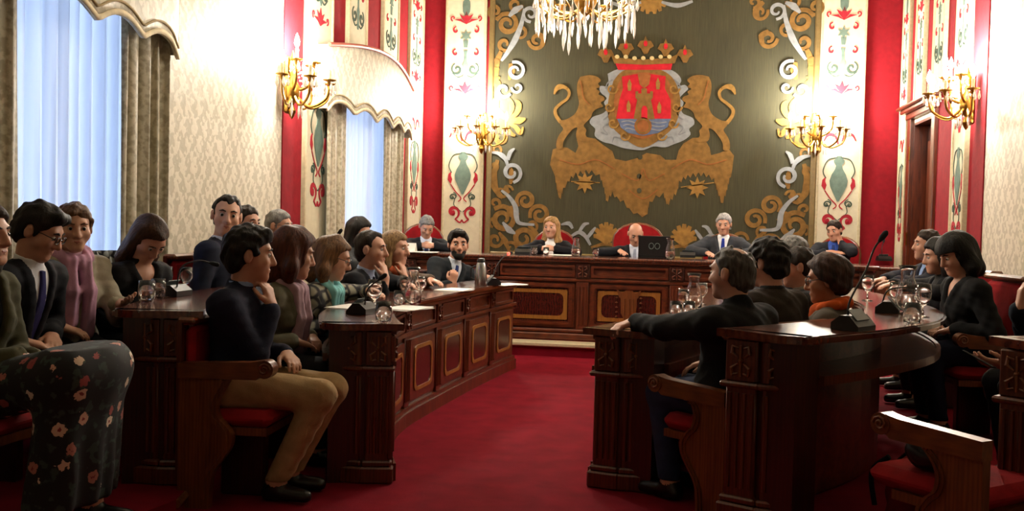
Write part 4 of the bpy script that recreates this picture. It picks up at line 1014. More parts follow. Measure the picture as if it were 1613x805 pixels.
    obj('body', F.mesh('body', m_skin(skin)), root)
    # ---- clothes
    def torso_xyz(F):
        X, Y, Zz = F.full(); X, Y, Zz = X-Nb[0], Y-Nb[1], Zz-Nb[2]
        return (X*tx[0]+Y*tx[1]+Zz*tx[2], X*ty[0]+Y*ty[1]+Zz*ty[2], X*up[0]+Y*up[1]+Zz*up[2])
    upper = torso + armp[-1] + armp[1]; up_pts = np.array([p[1] for p in upper]+[p[2] for p in upper if p[0] == 'rc'])
    ulo, uhi = up_pts.min(0)-.17, up_pts.max(0)+.17
    F = Field(ulo, uhi, None, res*1.2, res*1.2)
    for p in torso: F.prim(p, .017)
    for s in (-1, 1):
        (_, a, b, r1, r2, kk), (_, a2, b2, r3, r4, k2) = armp[s]
        F.prim(('rc', a, b, r1, r2, kk), .017); e = np.array(b2)-(np.array(b2)-np.array(a2))*.10; F.prim(('rc', a2, e, r3, r4+.006, k2), .014)
    F.prim(('rc', Nb-up*.03, Nb+up*(.0 if vneck else .02), .066, .062, .02), .008)
    x_, y_, z_ = torso_xyz(F)
    rp = np.sin(z_*75+x_*22)*np.sin(x_*40-z_*30+y_*55)*.0032; F.D += rp.astype(np.float32)
    if vneck:
        w = np.clip(.062*(1+z_/vneck), -.02, .075); V = np.maximum(np.abs(x_)-w, .0-y_); lap = np.maximum(np.abs(np.abs(x_)-w-.028)-.03, -y_-.02); F.D -= (np.clip(-lap, 0, .012)*.8).astype(np.float32)
        F.D = np.maximum(F.D, -V).astype(np.float32)
    jk = obj('jacket' if vneck else 'sweater', F.mesh('jacket', jmat or fabric(jacket)), root)
    if shirt or not vneck:
        F = Field(ulo, np.minimum(uhi, [9,9,Nb[2]+.12]), None, res, res)
        for p in torso: F.prim(p, .006)
        F.prim(('rc', Nb-up*.03, Nb+nrm(H(0,-.02,-.05)-Nb)*.05, .072 if not female else .062, .064 if not female else .056, .02))
        x_, y_, z_ = torso_xyz(F); F.D = np.maximum(F.D, np.maximum(np.abs(x_)-.105, np.maximum(z_-.055-.25*np.minimum(y_,0)*-1*0, -z_-.42))).astype(np.float32)
        obj('shirt', F.mesh('shirt', fabric(shirt or collar or jacket)), root)
    if tie:
        F = Field(ulo, np.minimum(uhi, [9,9,Nb[2]+.05]), None, .007, .007)
        for p in torso: F.prim(p, .016)
        F.prim(('rc', Nb-up*.03, Nb+up*.02, .078, .074, .02))
        x_, y_, z_ = torso_xyz(F); F.D = np.maximum(F.D, np.maximum(np.abs(x_)-(.016+.018*np.clip(-z_/.25, 0, 1)), np.maximum(.02-y_, np.maximum(z_-.012, -z_-.36)))).astype(np.float32)
        obj('tie', F.mesh('tie', fabric(tie)), root)
    if scarf:
        F = Field(ulo, np.minimum(uhi, [9,9,Nb[2]+.2]), None, .009, .009); nk = 12
        ringp = [Nb + up*.035 + tx*.078*math.cos(2*math.pi*i/nk) + ty*(.078*math.sin(2*math.pi*i/nk)+.012) - up*.03*math.sin(2*math.pi*i/nk) for i in range(nk)]
        for i in range(nk): F.prim(('rc', ringp[i], ringp[(i+1) % nk], .03, .03, .02))
        for s, ln in ((-1, .36), (1, .30)):
            p0 = Nb + ty*.09 + tx*s*.04 - up*.0; p1 = Nb + ty*.145 + tx*s*.045 - up*.14; p2 = Nb + ty*.15 + tx*s*.05 - up*ln
            F.prim(('rc', p0, p1, .034, .034, .02)); F.prim(('rc', p1, p2, .034, .04, .02))
        x_, y_, z_ = torso_xyz(F); F.D += (np.sin(x_*150+z_*12)*.004).astype(np.float32)
        obj('scarf', F.mesh('scarf', fabric(scarf)), root)
    lp = legs + torso[:1]; F = Field(np.array([-.3,-.2,.04]), np.array([.3, knee[1]+.2, hz+.2]), None, res*1.35, res*1.35)
    if skirt:
        F.prim(torso[0], .03)
        for s in (-1, 1):
            K = np.array([s*knee[0], knee[1], seat_h+kz]); F.prim(('rc', (s*.08,.03,hz-.02), K, .105, .10, .08)); F.prim(('rc', K, (s*(an[0]+.0), knee[1]-.06, .16), .09, .10, .08))
        F.prim(('rc', (0,.1,hz-.02), (0,knee[1]+.02,seat_h+kz), .10, .10, .08)); F.prim(('rc', (0,knee[1]+.02,seat_h+kz), (0,knee[1]-.04,.16), .10, .10, .08))
        X, Y, Zz = F.full(); F.D += (np.sin(X*55+Y*24+np.sin(Zz*9))*.011*np.clip((.5-Zz)*4, 0, 1)).astype(np.float32); F.D = np.maximum(F.D, .13-Zz).astype(np.float32)
        obj('skirt', F.mesh('skirt', skirt), root)
    else:
        for p in lp: F.prim(p, .013)
        X, Y, Zz = F.full(); F.D += (np.sin(Zz*70+Y*30)*np.sin(X*60)*.003).astype(np.float32); F.D = np.maximum(F.D, .10-Zz).astype(np.float32)
        obj('trousers', F.mesh('trousers', fabric(trousers)), root)
    for s in (-1, 1):
        An, To = feet[s]; F = Field(np.minimum(An, To)-.1, np.maximum(An, To)+.1, None, .012, .012)
        for p in footp[(0 if s < 0 else 2):(2 if s < 0 else 4)]: F.prim(p, .008)
        X, Y, Zz = F.full(); F.D = np.maximum(F.D, .008-Zz).astype(np.float32); obj('shoe', F.mesh('shoe', plain('shoe_leather_'+shoe, shoe, .35)), root)
    # ---- face
    MH = T(Vector(hc)) @ Matrix(Rh.tolist()).to_4x4() @ Matrix.Scale(hs, 4)
    for s in (-1, 1):
        e = MB().lathe([(0,-.013),(.008,-.0105),(.0125,-.004),(.0125,.004),(.009,.0095)], 10, T((s*.033,.0785,.009)) @ RX(R(-90)) @ Matrix.Scale(.9, 4), 0); e.lathe([(.009,.0095),(.006,.0118),(0,.013)], 10, T((s*.033,.0785,.009)) @ RX(R(-90)) @ Matrix.Scale(.9, 4), 1)
        if not eyes_shut: o = e.build('eye', [EYE_W, EYE_D], root, True); o.matrix_local = MH
        b = MB().tube([(s*.014,.093,.032),(s*.032,.092,.038),(s*.052,.078,.032)], [.003,.0045,.002], 6, flat=1.2).build('eyebrow', m_hair(hair[1], hair[2]), root, True); b.matrix_local = MH
    o = MB().tube([(-.024,.083,-.060),(-.01,.0915,-.0575),(0,.0915,-.059),(.01,.0915,-.0575),(.024,.083,-.060)], [.001,.0045,.0045,.0045,.001], 6).tube([(-.022,.083,-.061),(0,.0905,-.066),(.022,.083,-.061)], [.001,.005,.001], 6).build('lips', plain('lips_'+lips, lips, .45), root, True); o.matrix_local = MH
    if glasses:
        g = MB()
        for s in (-1, 1):
            g.tube([(s*(.034+.023*math.cos(a)), .104, .008+.017*math.sin(a)) for a in [j*math.pi/6 for j in range(13)]], .0024, 5); g.tube([(s*.058,.102,.012),(s*.079,.04,.016),(s*.082,-.02,.006)], .0022, 5)
        g.tube([(-.011,.106,.012),(.011,.106,.012)], .0024, 5); o = g.build('glasses', SPEC_FRAME, root, True); o.matrix_local = MH
        l = MB()
        for s in (-1, 1): l.add([(s*.034+.022*math.cos(a), .104, .008+.016*math.sin(a)) for a in [j*math.pi/6 for j in range(12)]], [tuple(range(12))])
        q = l.build('lens', LENS, o)
    # ---- hair (in head space)
    hm = m_hair(hair[1], hair[2]); kind = hair[0]; opt = hair[3] if len(hair) > 3 else {}
    long = opt.get('len', {'long': .30, 'bob': .13, 'short': 0, 'balding': 0, 'curly': .02, 'up': 0, 'recede': 0}[kind]); vol = opt.get('vol', {'long': .016, 'bob': .024, 'short': .012, 'balding': .007, 'curly': .030, 'up': .016, 'recede': .010}[kind])
    F = Field(np.array([-.16,-.22,-.16-long]), np.array([.16,.16,.2]), None, max(.006, res*.66), max(.006, res*.66)); I3 = np.eye(3)
    F.prim(('el', (0,-.012,.032), (.076+vol, .098+vol, .09+vol*1.15), I3, .02)); F.prim(('el', (0,-.05,-.03), (.062+vol*.6,.052+vol*.6,.06), I3, .03))
    X, Y, Zz = F.full()
    if long > .05:
        for s in (-1, 1):
            F.prim(('rc', (s*.058,-.03,.03), (s*(.066+vol), -.028+opt.get('fw', 0), -long*.62), .04, .042, .03)); F.prim(('rc', (s*(.066+vol), -.028+opt.get('fw', 0), -long*.62), (s*(.06+vol*.5), -.02+opt.get('fw', 0)*1.4, -long), .042, .024 if kind == 'long' else .036, .03))
        F.prim(('rc', (0,-.06,.03), (0,-.085,-long*.9), .07, .06 if kind == 'long' else .066, .04))
    zs = [-.5,-.10,-.05,-.02,.02,.05,.075,.095,.13]
    g = {'short':   [-.05,-.05,-.034,.012,.03,.048,.078,.11,.2], 'curly': [-.03,-.03,-.01,.012,.03,.05,.082,.13,.2], 'up': [-.055,-.05,-.03,.0,.03,.048,.072,.1,.2],
         'balding': [-.05,-.05,-.034,-.004,.008,-.004,-.035,-.075,-.11], 'recede': [-.05,-.05,-.034,.008,.022,.026,.03,.042,.07], 'long': [.06,.05,.036,.034,.034,.045,.072,.105,.2], 'bob': [.05,.045,.036,.034,.036,.046,.074,.11,.2]}[kind]
    gy = np.interp(Zz, zs, g)
    if kind == 'recede': gy = gy + np.where(Zz > .07, np.clip(.035-np.abs(X), 0, .03)*1.6, 0)
    if opt.get('fringe'): gy = np.where((Zz > .045) & (Zz < .12), .2, gy)
    rg = np.random.RandomState(int(abs(px)*7+py)); jag = 0
    for _ in range(6): kx, kz2 = rg.uniform(-1, 1, 2)*170; jag = jag + np.sin(X*kx+Zz*kz2+rg.uniform(0, 6))
    gy = gy + jag*.0018
    F.D += (np.clip(.024+(Y-gy), 0, .024)*(.42 if long < .05 else .25)).astype(np.float32)
    F.D = np.maximum(F.D, (Y-gy)*.75).astype(np.float32)
    if kind in ('short', 'recede', 'balding', 'up') and not female:
        for s in (-1, 1): F.prim(('el', (s*.09,-.012,-.002), (.034,.026,.036), I3, -.008))
    if opt.get('crown'): F.prim(('el', (0,-.055,.125), (.042,.045,.04), I3, -.012))
    if not long: F.D = np.maximum(F.D, -.088-Zz).astype(np.float32)
    an = np.arctan2(X, -Y-.012)
    if kind == 'curly': F.D += (np.sin(X*90+Zz*40)*np.sin(Y*85)*np.sin(Zz*80+X*20)*.008).astype(np.float32)
    else:
        rg = np.random.RandomState(int(abs(px)*7+py)); nn = 0
        for _ in range(7): kx, ky2, kz2 = rg.uniform(-1, 1, 3)*((75, 75, 28) if long > .05 else (130, 130, 110)); nn = nn + np.sin(X*kx+Y*ky2+Zz*kz2+rg.uniform(0, 6))
        F.D += (nn*(.0016 if long < .05 else .0017) + np.sin(an*37+Zz*25+nn*1.5)*.0009).astype(np.float32)
    if opt.get('bun'): F.prim(('el', opt['bun'], (.05,.045,.05), I3, .02))
    if opt.get('quiff'): F.prim(('rc', (-.035,.070,.106), (.04,.066,.110), .020, .022, .03))
    o = obj('hair', F.mesh('hair', hm), root); o.matrix_local = MH
    if opt.get('clip'):
        o = MB().tube([(.03,-.12,.06),(.045,-.125,.03),(.05,-.12,.0)], [.006,.011,.006], 6).build('hair_clip', plain('hair_clip', '8a4a3a', .35), root, True); o.matrix_local = MH
    if beard:
        F = Field(np.array([-.1,-.05,-.15]), np.array([.1,.13,.03]), None, .006, .006)
        F.prim(('el', (0,.022,-.045), (.066,.075,.078), I3, .02)); F.prim(('rc', (-.012,.07,-.096), (.012,.07,-.096), .029, .029, .03)); F.prim(('rc', (-.026,.092,-.046), (.026,.092,-.046), .007, .007, .01))
        X, Y, Zz = F.full(); F.D = np.maximum(F.D, np.maximum(Zz - np.interp(np.abs(X), [0,.03,.06,.09], [-.046,-.05,-.02,.01]), .01-Y)).astype(np.float32)
        cut = np.maximum(np.abs(X)-.022, np.maximum(np.abs(Zz+.06)-.009, .05-Y)); F.D = np.maximum(F.D, -cut).astype(np.float32)
        o = obj('beard', F.mesh('beard', m_hair(*beard)), root); o.matrix_local = MH
    if make_seat:
        off = seat_off; seat(seat_label or label.split(' with ')[0].split(' in ')[0], rx-math.cos(R(facing))*off, ry-math.sin(R(facing))*off, facing, base, seat_arm, back_h=back_h, arm_z=arm_z)
    return root
# ================================================================== the councillors
BLK = ('0a0908', '1d1712'); DKB = ('17100b', '30221a'); GRY = ('5d5c5a', '8e8c88'); LBR = ('4a321d', '8a6a44'); RDB = ('2c130b', '5a2c18')
NEAR, MID, FAR = .0095, .0115, .0145
# inner left row
person('man in navy sweater with hand at his chin and beige trousers', 394, 403, 4.6, 3, fwd=.06, seat_off=.16, arm_z=.69, hy=26, hp=4, L='lap', Rr=dict(rel=(.045,.118,-.235), d=(-.05,-.28,1), n=(-.2,-1,-.2), curl=48, pole=(.5,-.2,-1)), hs=1.06, hair=('short', *BLK, dict(vol=.022, quiff=True)), jacket='14172a', vneck=0, collar='7d93b8', trousers='a08560', res=NEAR, knee=(.09,.45), ankle=(.09,.24), seat_arm=-1, seat_label='red seat with scrolled wooden arm under the man in navy')
person('woman with reddish-brown hair, olive cardigan and mauve scarf', 462, 402, 5.3, -2, hs=1.08, knee=(.1,.37), fwd=.14, hy=38, hp=10, L='lap', Rr='lap', female=True, hair=('bob', *RDB, dict(vol=.03, len=.11)), jacket='5d5a48', shirt='3a3733', scarf='a88c98', res=NEAR, seat_label='red seat under the woman with mauve scarf')
person('woman with light brown hair, turquoise scarf and patterned jacket', 524, 408, 6.1, -2, hs=1.08, knee=(.1,.37), fwd=.21, seat_off=.14, hy=20, hp=16, L='desk', Rr='lap', female=True, hair=('bob', '3a2616', '7a5632', dict(vol=.02, len=.12)), jacket='7a7a6c', shirt='8fb8b4', scarf='7fc0c2', jmat=m_patch('patterned_jacket', '26262a', '8d8a78', 14), glasses=True, res=MID, seat_label='red seat under the woman with turquoise scarf')
person('dark-haired man in black suit with hand raised to his chin', 585, 394, 6.9, -4, hs=1.08, knee=(.1,.37), fwd=.20, seat_off=.14, hy=6, hp=2, L='desk', Rr=dict(rel=(.03,.125,-.195), d=(-.05,-.25,1), n=(-.2,-1,-.1), curl=45), hair=('recede', *DKB), jacket='111218', shirt='9fb0cf', tie='15182a', res=MID, seat_label='red seat under the man in black suit of the inner left row')
person('woman with long light brown hair and orange scarf', 622, 392, 7.5, -6, hs=1.08, knee=(.1,.37), fwd=.16, seat_off=.15, hy=-2, hp=4, L='desk', Rr=dict(rel=(.04,.12,-.21), d=(-.05,-.25,1), n=(-.2,-1,-.1), curl=35), female=True, hair=('long', '4a331e', '9a7a50', dict(len=.2, vol=.014)), jacket='4b3f34', shirt='8e8474', scarf='b0522e', res=MID, seat_label='red seat under the woman with orange scarf')
person('bearded man in dark suit speaking with one fist raised', 722, 386, 8.9, -8, hs=1.08, knee=(.1,.37), fwd=.22, seat_off=.14, hy=-62, hp=2, twist=-38, L=dict(w=(-.1,.42,.86), d=(.5,.8,0), n=(0,0,-1), curl=20), Rr=dict(px=(713,447,8.5), d=(-.1,.1,1), n=(-.6,-.3,0), curl=70, pole=(.7,0,-1)), hair=('short', *BLK, dict(vol=.018, quiff=True)), beard=BLK, jacket='20252a', shirt='c3ccd8', tie='22305c', res=MID, seat_label='red seat under the bearded speaker')
# outer left row
person('woman in olive coat and dark floral dress with hands in her lap', -26, 372, 3.78, 0, fwd=.10, base=STEP, L=dict(w=(-.04,.30,.665), d=(.6,.7,-.1), n=(.2,-.2,-1), curl=30), Rr=dict(w=(.06,.31,.69), d=(-.6,.7,-.15), n=(-.2,-.2,-1), curl=32), female=True, hair=('bob', *DKB), jacket='3f3d28', shirt='15161a', skirt=FLORAL, res=NEAR, seat_arm=-1, knee=(.12,.55), kz=.2, ankle=(.12,.5), seat_label='red seat with scrolled arm at the left picture edge')
person('dark-haired man in spectacles, dark suit and white shirt looking down', 62, 366, 4.42, 0, fwd=.22, back_h=1.02, base=STEP, hy=14, hp=26, L='lap', Rr='lap', hair=('short', *BLK, dict(vol=.02, quiff=True)), jacket='14151c', shirt='d5d8de', tie='29285c', vneck=.34, glasses=True, res=NEAR, seat_label='red seat under the man in spectacles')
person('woman with short brown hair, cream jacket and pink scarf', 117, 360, 5.02, -28, fwd=.12, back_h=1.02, base=STEP, knee=(.1,.34), ankle=(.1,.27), hy=-18, hp=6, L=dict(w=(-.10,.40,.80), d=(.2,1,.15), n=(.4,-.2,1), curl=18), Rr='lap', female=True, hair=('short', '3c2818', '6e4e30', dict(vol=.016)), jacket='9d9683', shirt='c9a8b6', scarf='b58aa4', skin='c4987f', res=NEAR, seat_label='red seat under the woman with pink scarf')
person('dark-haired woman in black bent forward over the outer left desk', 236, 376, 5.35, -14, fwd=.34, back_h=1.02, base=STEP, knee=(.1,.34), ankle=(.1,.27), hy=-14, hp=50, L='lap', Rr='lap', female=True, hair=('long', '20130b', '4a2e1c', dict(len=.26, vol=.014, fw=.03)), jacket='0e0d10', vneck=.08, res=MID, seat_label='red seat under the woman bent over the desk')
person('balding man in navy suit turned round towards the camera', 357, 341, 6.3, 4, hs=1.1, fwd=.10, back_h=1.02, base=STEP, knee=(.1,.34), ankle=(.1,.27), hy=-64, hp=2, hr=-6, L='lap', Rr='lap', hair=('recede', *BLK), jacket='151a2a', shirt='d8dadf', res=MID, skin='c6977c', seat_label='red seat under the man turned round')
person('dark-haired man half hidden behind the man turned round', 388, 352, 6.9, 4, L='lap', Rr='lap', fwd=.08, back_h=1.02, base=STEP, knee=(.1,.34), ankle=(.1,.27), hy=-20, hp=4, hair=('short', *DKB), jacket='1c1d24', shirt='c4c8d0', res=FAR, seat_label='red seat under the half hidden man')
person('grey-haired man in spectacles seen past the red-haired woman', 440, 357, 7.6, 0, L='lap', Rr='lap', fwd=.1, back_h=1.02, base=STEP, knee=(.1,.34), ankle=(.1,.27), hy=-6, hp=4, hair=('short', *GRY, dict(vol=.014)), jacket='22242a', shirt='c4c8d0', glasses=True, res=FAR, seat_label='red seat under the grey-haired man in spectacles')
person('woman with long dark hair and dark coat by the far window', 566, 366, 8.6, -6, fwd=.16, back_h=1.02, base=STEP, knee=(.1,.34), ankle=(.1,.27), hy=-4, hp=16, female=True, hair=('long', *BLK, dict(len=.27, vol=.02)), jacket='2a2c2e', shirt='202020', res=FAR, seat_label='red seat under the woman by the far window')
# the dais
DZ0 = DAIS_Z
DS = dict(dz=.05, base=DZ0, res=FAR, make_seat=False)
def P(*a, **k): k = {**DS, **k}; return person(*a, **k)
dais = [P('grey-haired man in dark suit reading at the left end of the dais', 672, 357, 11.2, -70, fwd=.16, hy=6, hp=34, L='clasp', Rr='clasp', hair=('short', *GRY), jacket='14161c', shirt='c8d0e0', tie='2a3a68'),
    P('blonde woman in black jacket and white blouse on the dais', 868, 359, 11.1, -90, fwd=.10, hy=-12, hp=2, L='clasp', Rr='clasp', female=True, hair=('long', '6a4a28', 'b8925c', dict(len=.24, vol=.014)), jacket='0f1016', shirt='e6e4e2', vneck=.36, lips='b05a50'),
    P('bald man in dark suit looking down behind an open laptop', 1001, 369, 11.05, -92, fwd=.16, hy=12, hp=30, L='desk', Rr='desk', hair=('balding', '1a1410', '2c221a'), jacket='16181e', shirt='c0c8d8', tie='8a94a8'),
    P('white-haired man in grey suit and blue tie on the dais', 1140, 354, 11.2, -96, fwd=.10, hy=-4, hp=10, L='desk', Rr='desk', hair=('short', '77767a', 'b4b2ae', dict(vol=.016)), jacket='33363c', shirt='dfe2e8', tie='22348a'),
    P('man in dark suit resting his cheek on his hand, right end of the dais', 1314, 364, 11.4, -108, fwd=.14, hy=-14, hp=12, hr=6, L=dict(rel=(-.075,.05,-.155), d=(.25,-.2,1), n=(.8,-.6,0), curl=50, pole=(-1,.1,-.6)), Rr='fold', hair=('short', *DKB), jacket='1d1f26', shirt='3d5ab0', tie='26386e')]
# inner right row
person('grey-haired man in black sweater with his arm along the desk, seen from behind', 1152, 432, 4.58, 140, hs=1.03, fwd=.02, hy=6, hp=2, L=dict(px=(996,507,4.88), d=(-.8,.3,-.22), n=(0,0,-1), curl=38, pole=(-.6,-.5,-.3)), Rr='lap', hair=('short', '2c2926', '5c5853', dict(vol=.010, crown=True)), jacket='121214', vneck=0, collar='121214', trousers='26304c', res=NEAR, build=1.12, knee=(.10,.35), ankle=(.12,.26), seat_arm=1, arm_z=.63, seat_off=.175, seat_label='red seat with scrolled arm under the man in black sweater')
person('dark-haired man in dark brown jacket seen from behind', 1208, 416, 5.12, 140, fwd=.06, hy=4, hp=6, L='lap', Rr='lap', hair=('short', *BLK, dict(vol=.026)), jacket='2a211a', shirt='20201f', res=NEAR, build=1.04, seat_label='red seat under the man in brown jacket')
person('man in profile half hidden behind the brown jacket', 1256, 422, 6.0, 172, L='lap', Rr='lap', fwd=.12, hy=4, hp=6, hair=('short', *DKB), jacket='1e1c1c', shirt='888078', res=MID, seat_label='red seat under the man in profile')
person('grey-haired man farthest in the inner right row', 1248, 400, 6.9, 176, fwd=.12, hy=0, hp=10, hair=('short', *GRY), jacket='22222a', shirt='b0b0b0', res=FAR, seat_label='red seat farthest in the inner right row')
person('woman in spectacles with hair pinned up and orange scarf, inner right row', 1302, 443, 5.45, 158, fwd=.03, hs=1.06, hy=10, hp=8, L='lap', Rr='lap', female=True, hair=('up', '1a0d08', '40241a', dict(vol=.030, clip=True, bun=(0,-.1,.05))), jacket='4c443a', shirt='5a3a2a', scarf='c2541e', skin='a56c4c', glasses=True, res=NEAR, seat_label='red seat under the woman with pinned-up hair')
# middle right row
person('woman with black bobbed hair in black sweater looking down', 1506, 402, 6.05, 188, fwd=.16, back_h=1.02, base=STEP, knee=(.1,.34), ankle=(.1,.27), hy=8, hp=24, L='lap', Rr='lap', female=True, hair=('bob', '060606', '15130f', dict(vol=.03, len=.13, fringe=True)), jacket='0d0d0f', vneck=.11, trousers='161b2e', res=NEAR, build=1.1, seat_arm=1, seat_label='red seat under the woman with black bobbed hair')
person('woman with dark brown hair behind the woman with black bob', 1478, 405, 6.95, 186, fwd=.14, back_h=1.02, base=STEP, knee=(.1,.34), ankle=(.1,.27), hy=0, hp=10, female=True, hair=('bob', *BLK), jacket='131316', shirt='2a2a2a', res=FAR, seat_label='red seat under the woman with dark brown hair')
person('man in light blue shirt and dark suit in profile by the door', 1460, 387, 7.75, 184, fwd=.12, back_h=1.02, base=STEP, knee=(.1,.34), ankle=(.1,.27), hy=0, hp=0, hair=('short', *DKB), jacket='1a1d2a', shirt='7f9ac8', res=FAR, seat_label='red seat under the man in light blue shirt')
person('person in dark blue cut off by the right edge, holding a phone', 1668, 398, 4.75, 184, fwd=.12, back_h=1.02, base=STEP, knee=(.1,.34), ankle=(.1,.27), hy=0, hp=14, L=dict(px=(1560,602,4.45), d=(.1,1,.1), n=(.5,-.2,1), curl=22), Rr=dict(px=(1606,486,4.7), d=(.1,-.1,1), n=(-.2,-1,0), curl=40), hair=('short', *DKB), jacket='141a28', shirt='202838', res=NEAR, seat_label='red seat at the right picture edge')
# ================================================================== dais armchairs and loose things
def on_z(px, py, z): d = ray(px, py); return CAM + d*((z-CAM.z)/d.z)
def armchair(label, x, y, heading, z, bw=.54, bh=1.2):
    r = tag(empty('armchair', (x, y, z), R(heading)), label, 'chair', 'red plush armchairs on the dais'); h = bw/2
    MB().box(-.22, .26, -h+.03, h-.03, .36, .46, bev=.04).build('seat_cushion', RED_PLUSH, r, True)
    MB().box(-.24, .27, -h+.01, h-.01, .30, .365, bev=.01).build('seat_frame', WOODC, r)
    arch = [(-h+.05, .5), (h-.05, .5), (h-.04, bh-.22)] + [((h-.04)*math.cos(a), bh-.22+.20*math.sin(a)) for a in [k*math.pi/10 for k in range(1, 10)]] + [(-h+.04, bh-.22)]
    MQ = T((-.24, 0, 0)) @ RZ(R(90))
    b = MB().prism(arch, -.04, .02, MQ).build('back_cushion', RED_PLUSH, r)
    f = MB(); f.tube([(x_, 0, z_) for x_, z_ in arch[1:] + [arch[0]]], .022, 8, MQ); f.build('back_frame', WOODC, r, True)
    for sx in (-.2, .23):
        for sy in (-1, 1): MB().tube([(sx, sy*(h-.04), .3), (sx, sy*(h-.04), .0)], [.026, .018], 8).build('leg', WOODC, r, True)
    for s in (-1, 1):
        MB().box(-.22, .22, s*h-.025, s*h+.025, .64, .68, bev=.012).tube([(.2, s*h, .34), (.2, s*h, .65)], .016, 8).build('arm_rest', WOODC, r, True)
for i, (p, lab, bw, bh) in enumerate(zip(dais, ('red armchair at the left end of the dais', 'red armchair behind the blonde woman', 'tall arched red armchair behind the bald man', 'red armchair behind the white-haired man', 'red armchair at the right end of the dais'), (.56, .58, .66, .58, .56), (1.2, 1.17, 1.27, 1.17, 1.17))):
    hd = math.degrees(p.rotation_euler.z)+90; armchair(lab, p.location.x-.05*math.cos(R(hd)), p.location.y-.05*math.sin(R(hd)), hd, DAIS_Z, bw, bh)
# seats without a sitter
seat('empty red seat with scrolled wooden arm in the right foreground', 1.275, 3.61, 130, 0, 1, back_h=0, depth=.52)

# glassware
def _gob():
    return MB().lathe([(.03,0),(.031,.003),(.006,.008),(.005,.05),(.02,.062),(.034,.085),(.036,.11),(.031,.15),(.029,.15),(.034,.11),(.032,.087),(.018,.066),(0,.06)], 18).mesh('goblet', GLASS)
def _tum():
    return MB().lathe([(.026,0),(.034,.012),(.038,.045),(.034,.095),(.032,.095),(.036,.045),(.032,.014),(0,.008)], 18).mesh('tumbler', GLASS)
def _caraf():
    return MB().lathe([(.04,0),(.05,.012),(.055,.06),(.045,.12),(.03,.165),(.034,.2),(.044,.225),(.042,.225),(.032,.2),(.028,.165),(.043,.12),(.053,.06),(.046,.014),(0,.01)], 20).mesh('carafe', GLASS)
WATER = m_glass('water', (.93,.97,1.0), 0)
def _water(r1, h): return MB().lathe([(r1*.85,.014),(r1,.5*h),(r1*.95,h),(0,h)], 16).mesh('water', WATER)
GOB, TUM, CAR = _gob(), _tum(), _caraf(); WT, WC = _water(.034, .05), _water(.049, .085)
for me in (GOB, TUM, CAR, WT, WC): me.polygons.foreach_set('use_smooth', [True]*len(me.polygons))
ZL1, ZL2, ZR1, ZR2, ZD = .82, .82+STEP, .82, .83+STEP, DAIS_Z+BH
def glassware(kind, px, py, z, label, sc=1.0):
    p = on_z(px, py, z); me, cat, w = {'goblet': (GOB, 'glass', None), 'tumbler': (TUM, 'glass', WT), 'carafe': (CAR, 'carafe', WC)}[kind]
    r = tag(empty({'goblet': 'wine_glass', 'tumbler': 'tumbler', 'carafe': 'water_carafe'}[kind], (p.x, p.y, z+.001)), label, cat, 'glassware on the desks'); r.scale = (sc,)*3
    place(me, 'glass_wall', r, Matrix.Identity(4))
    if w: place(w, 'water', r, Matrix.Identity(4))
for a in (('tumbler', 231, 476, ZL2, 'tumbler at the front of the outer left desk, nearest its rounded end', 1.15), ('tumbler', 249, 470, ZL2, 'tumbler just behind the nearest one on the outer left desk', 1.1), ('goblet', 264, 455, ZL2, 'stemmed glass behind the microphone box on the outer left desk', .9), ('goblet', 293, 462, ZL2, 'stemmed glass beside the microphone box, nearest the man in navy', 1.0),
          ('goblet', 590, 489, ZL1, 'stemmed glass on the near end of the inner left desk', 1.2), ('tumbler', 604, 509, ZL1, 'tumbler at the edge of the inner left desk end', 1.15), ('carafe', 650, 480, ZL1, 'water carafe in front of the woman with orange scarf', 1.05), ('goblet', 637, 472, ZL1, 'stemmed glass left of the carafe on the inner left desk', 1.0), ('tumbler', 629, 482, ZL1, 'tumbler by the carafe in front of the woman with orange scarf', 1.0), ('goblet', 663, 470, ZL1, 'stemmed glass right of the carafe on the inner left desk', 1.0),
          ('tumbler', 841, 402, ZD, 'tumbler on the dais left of the blonde woman', 1.0), ('carafe', 907, 404, ZD, 'water carafe on the dais right of the blonde woman', .95), ('tumbler', 938, 404, ZD, 'tumbler alone between the blonde woman and the bald man', 1.0), ('carafe', 1055, 409, ZD, 'water carafe on the dais right of the laptop', 1.0), ('tumbler', 860, 402, ZD, 'tumbler on the dais in front of the blonde woman', .9),
          ('carafe', 1092, 488, ZR1, 'water carafe on the inner right desk beyond the grey-haired man', 1.05), ('goblet', 1076, 494, ZR1, 'stemmed glass left of the carafe on the inner right desk', 1.0), ('goblet', 1106, 480, ZR1, 'stemmed glass right of the carafe on the inner right desk', 1.0), ('tumbler', 1064, 500, ZR1, 'tumbler nearest the sleeve on the inner right desk', 1.0), ('tumbler', 1085, 500, ZR1, 'tumbler in front of the carafe on the inner right desk', 1.0),
          ('carafe', 1428, 492, ZR2, 'tall water carafe on the middle right desk', 1.15), ('goblet', 1453, 500, ZR2, 'stemmed glass right of the carafe on the middle right desk', 1.15), ('tumbler', 1436, 512, ZR2, 'tumbler at the curved edge of the middle right desk', 1.1), ('goblet', 1410, 488, ZR2, 'stemmed glass left of the carafe on the middle right desk', 1.05), ('goblet', 1366, 474, ZR2, 'stemmed glass behind the long microphone on the middle right desk', 1.1)): glassware(*a)
p = on_z(757, 451, ZL1); r = tag(empty('thermal_jug', (p.x, p.y, ZL1+.001)), 'steel thermal jug beside the bearded speaker', 'jug')
MB().lathe([(0,0),(.05,0),(.052,.02),(.05,.14),(.036,.19),(.032,.2),(0,.2)], 20).build('jug_body', SILVER, r, True); MB().lathe([(.033,.2),(.036,.215),(.028,.235),(0,.238)], 16).build('lid', BLACK, r, True)
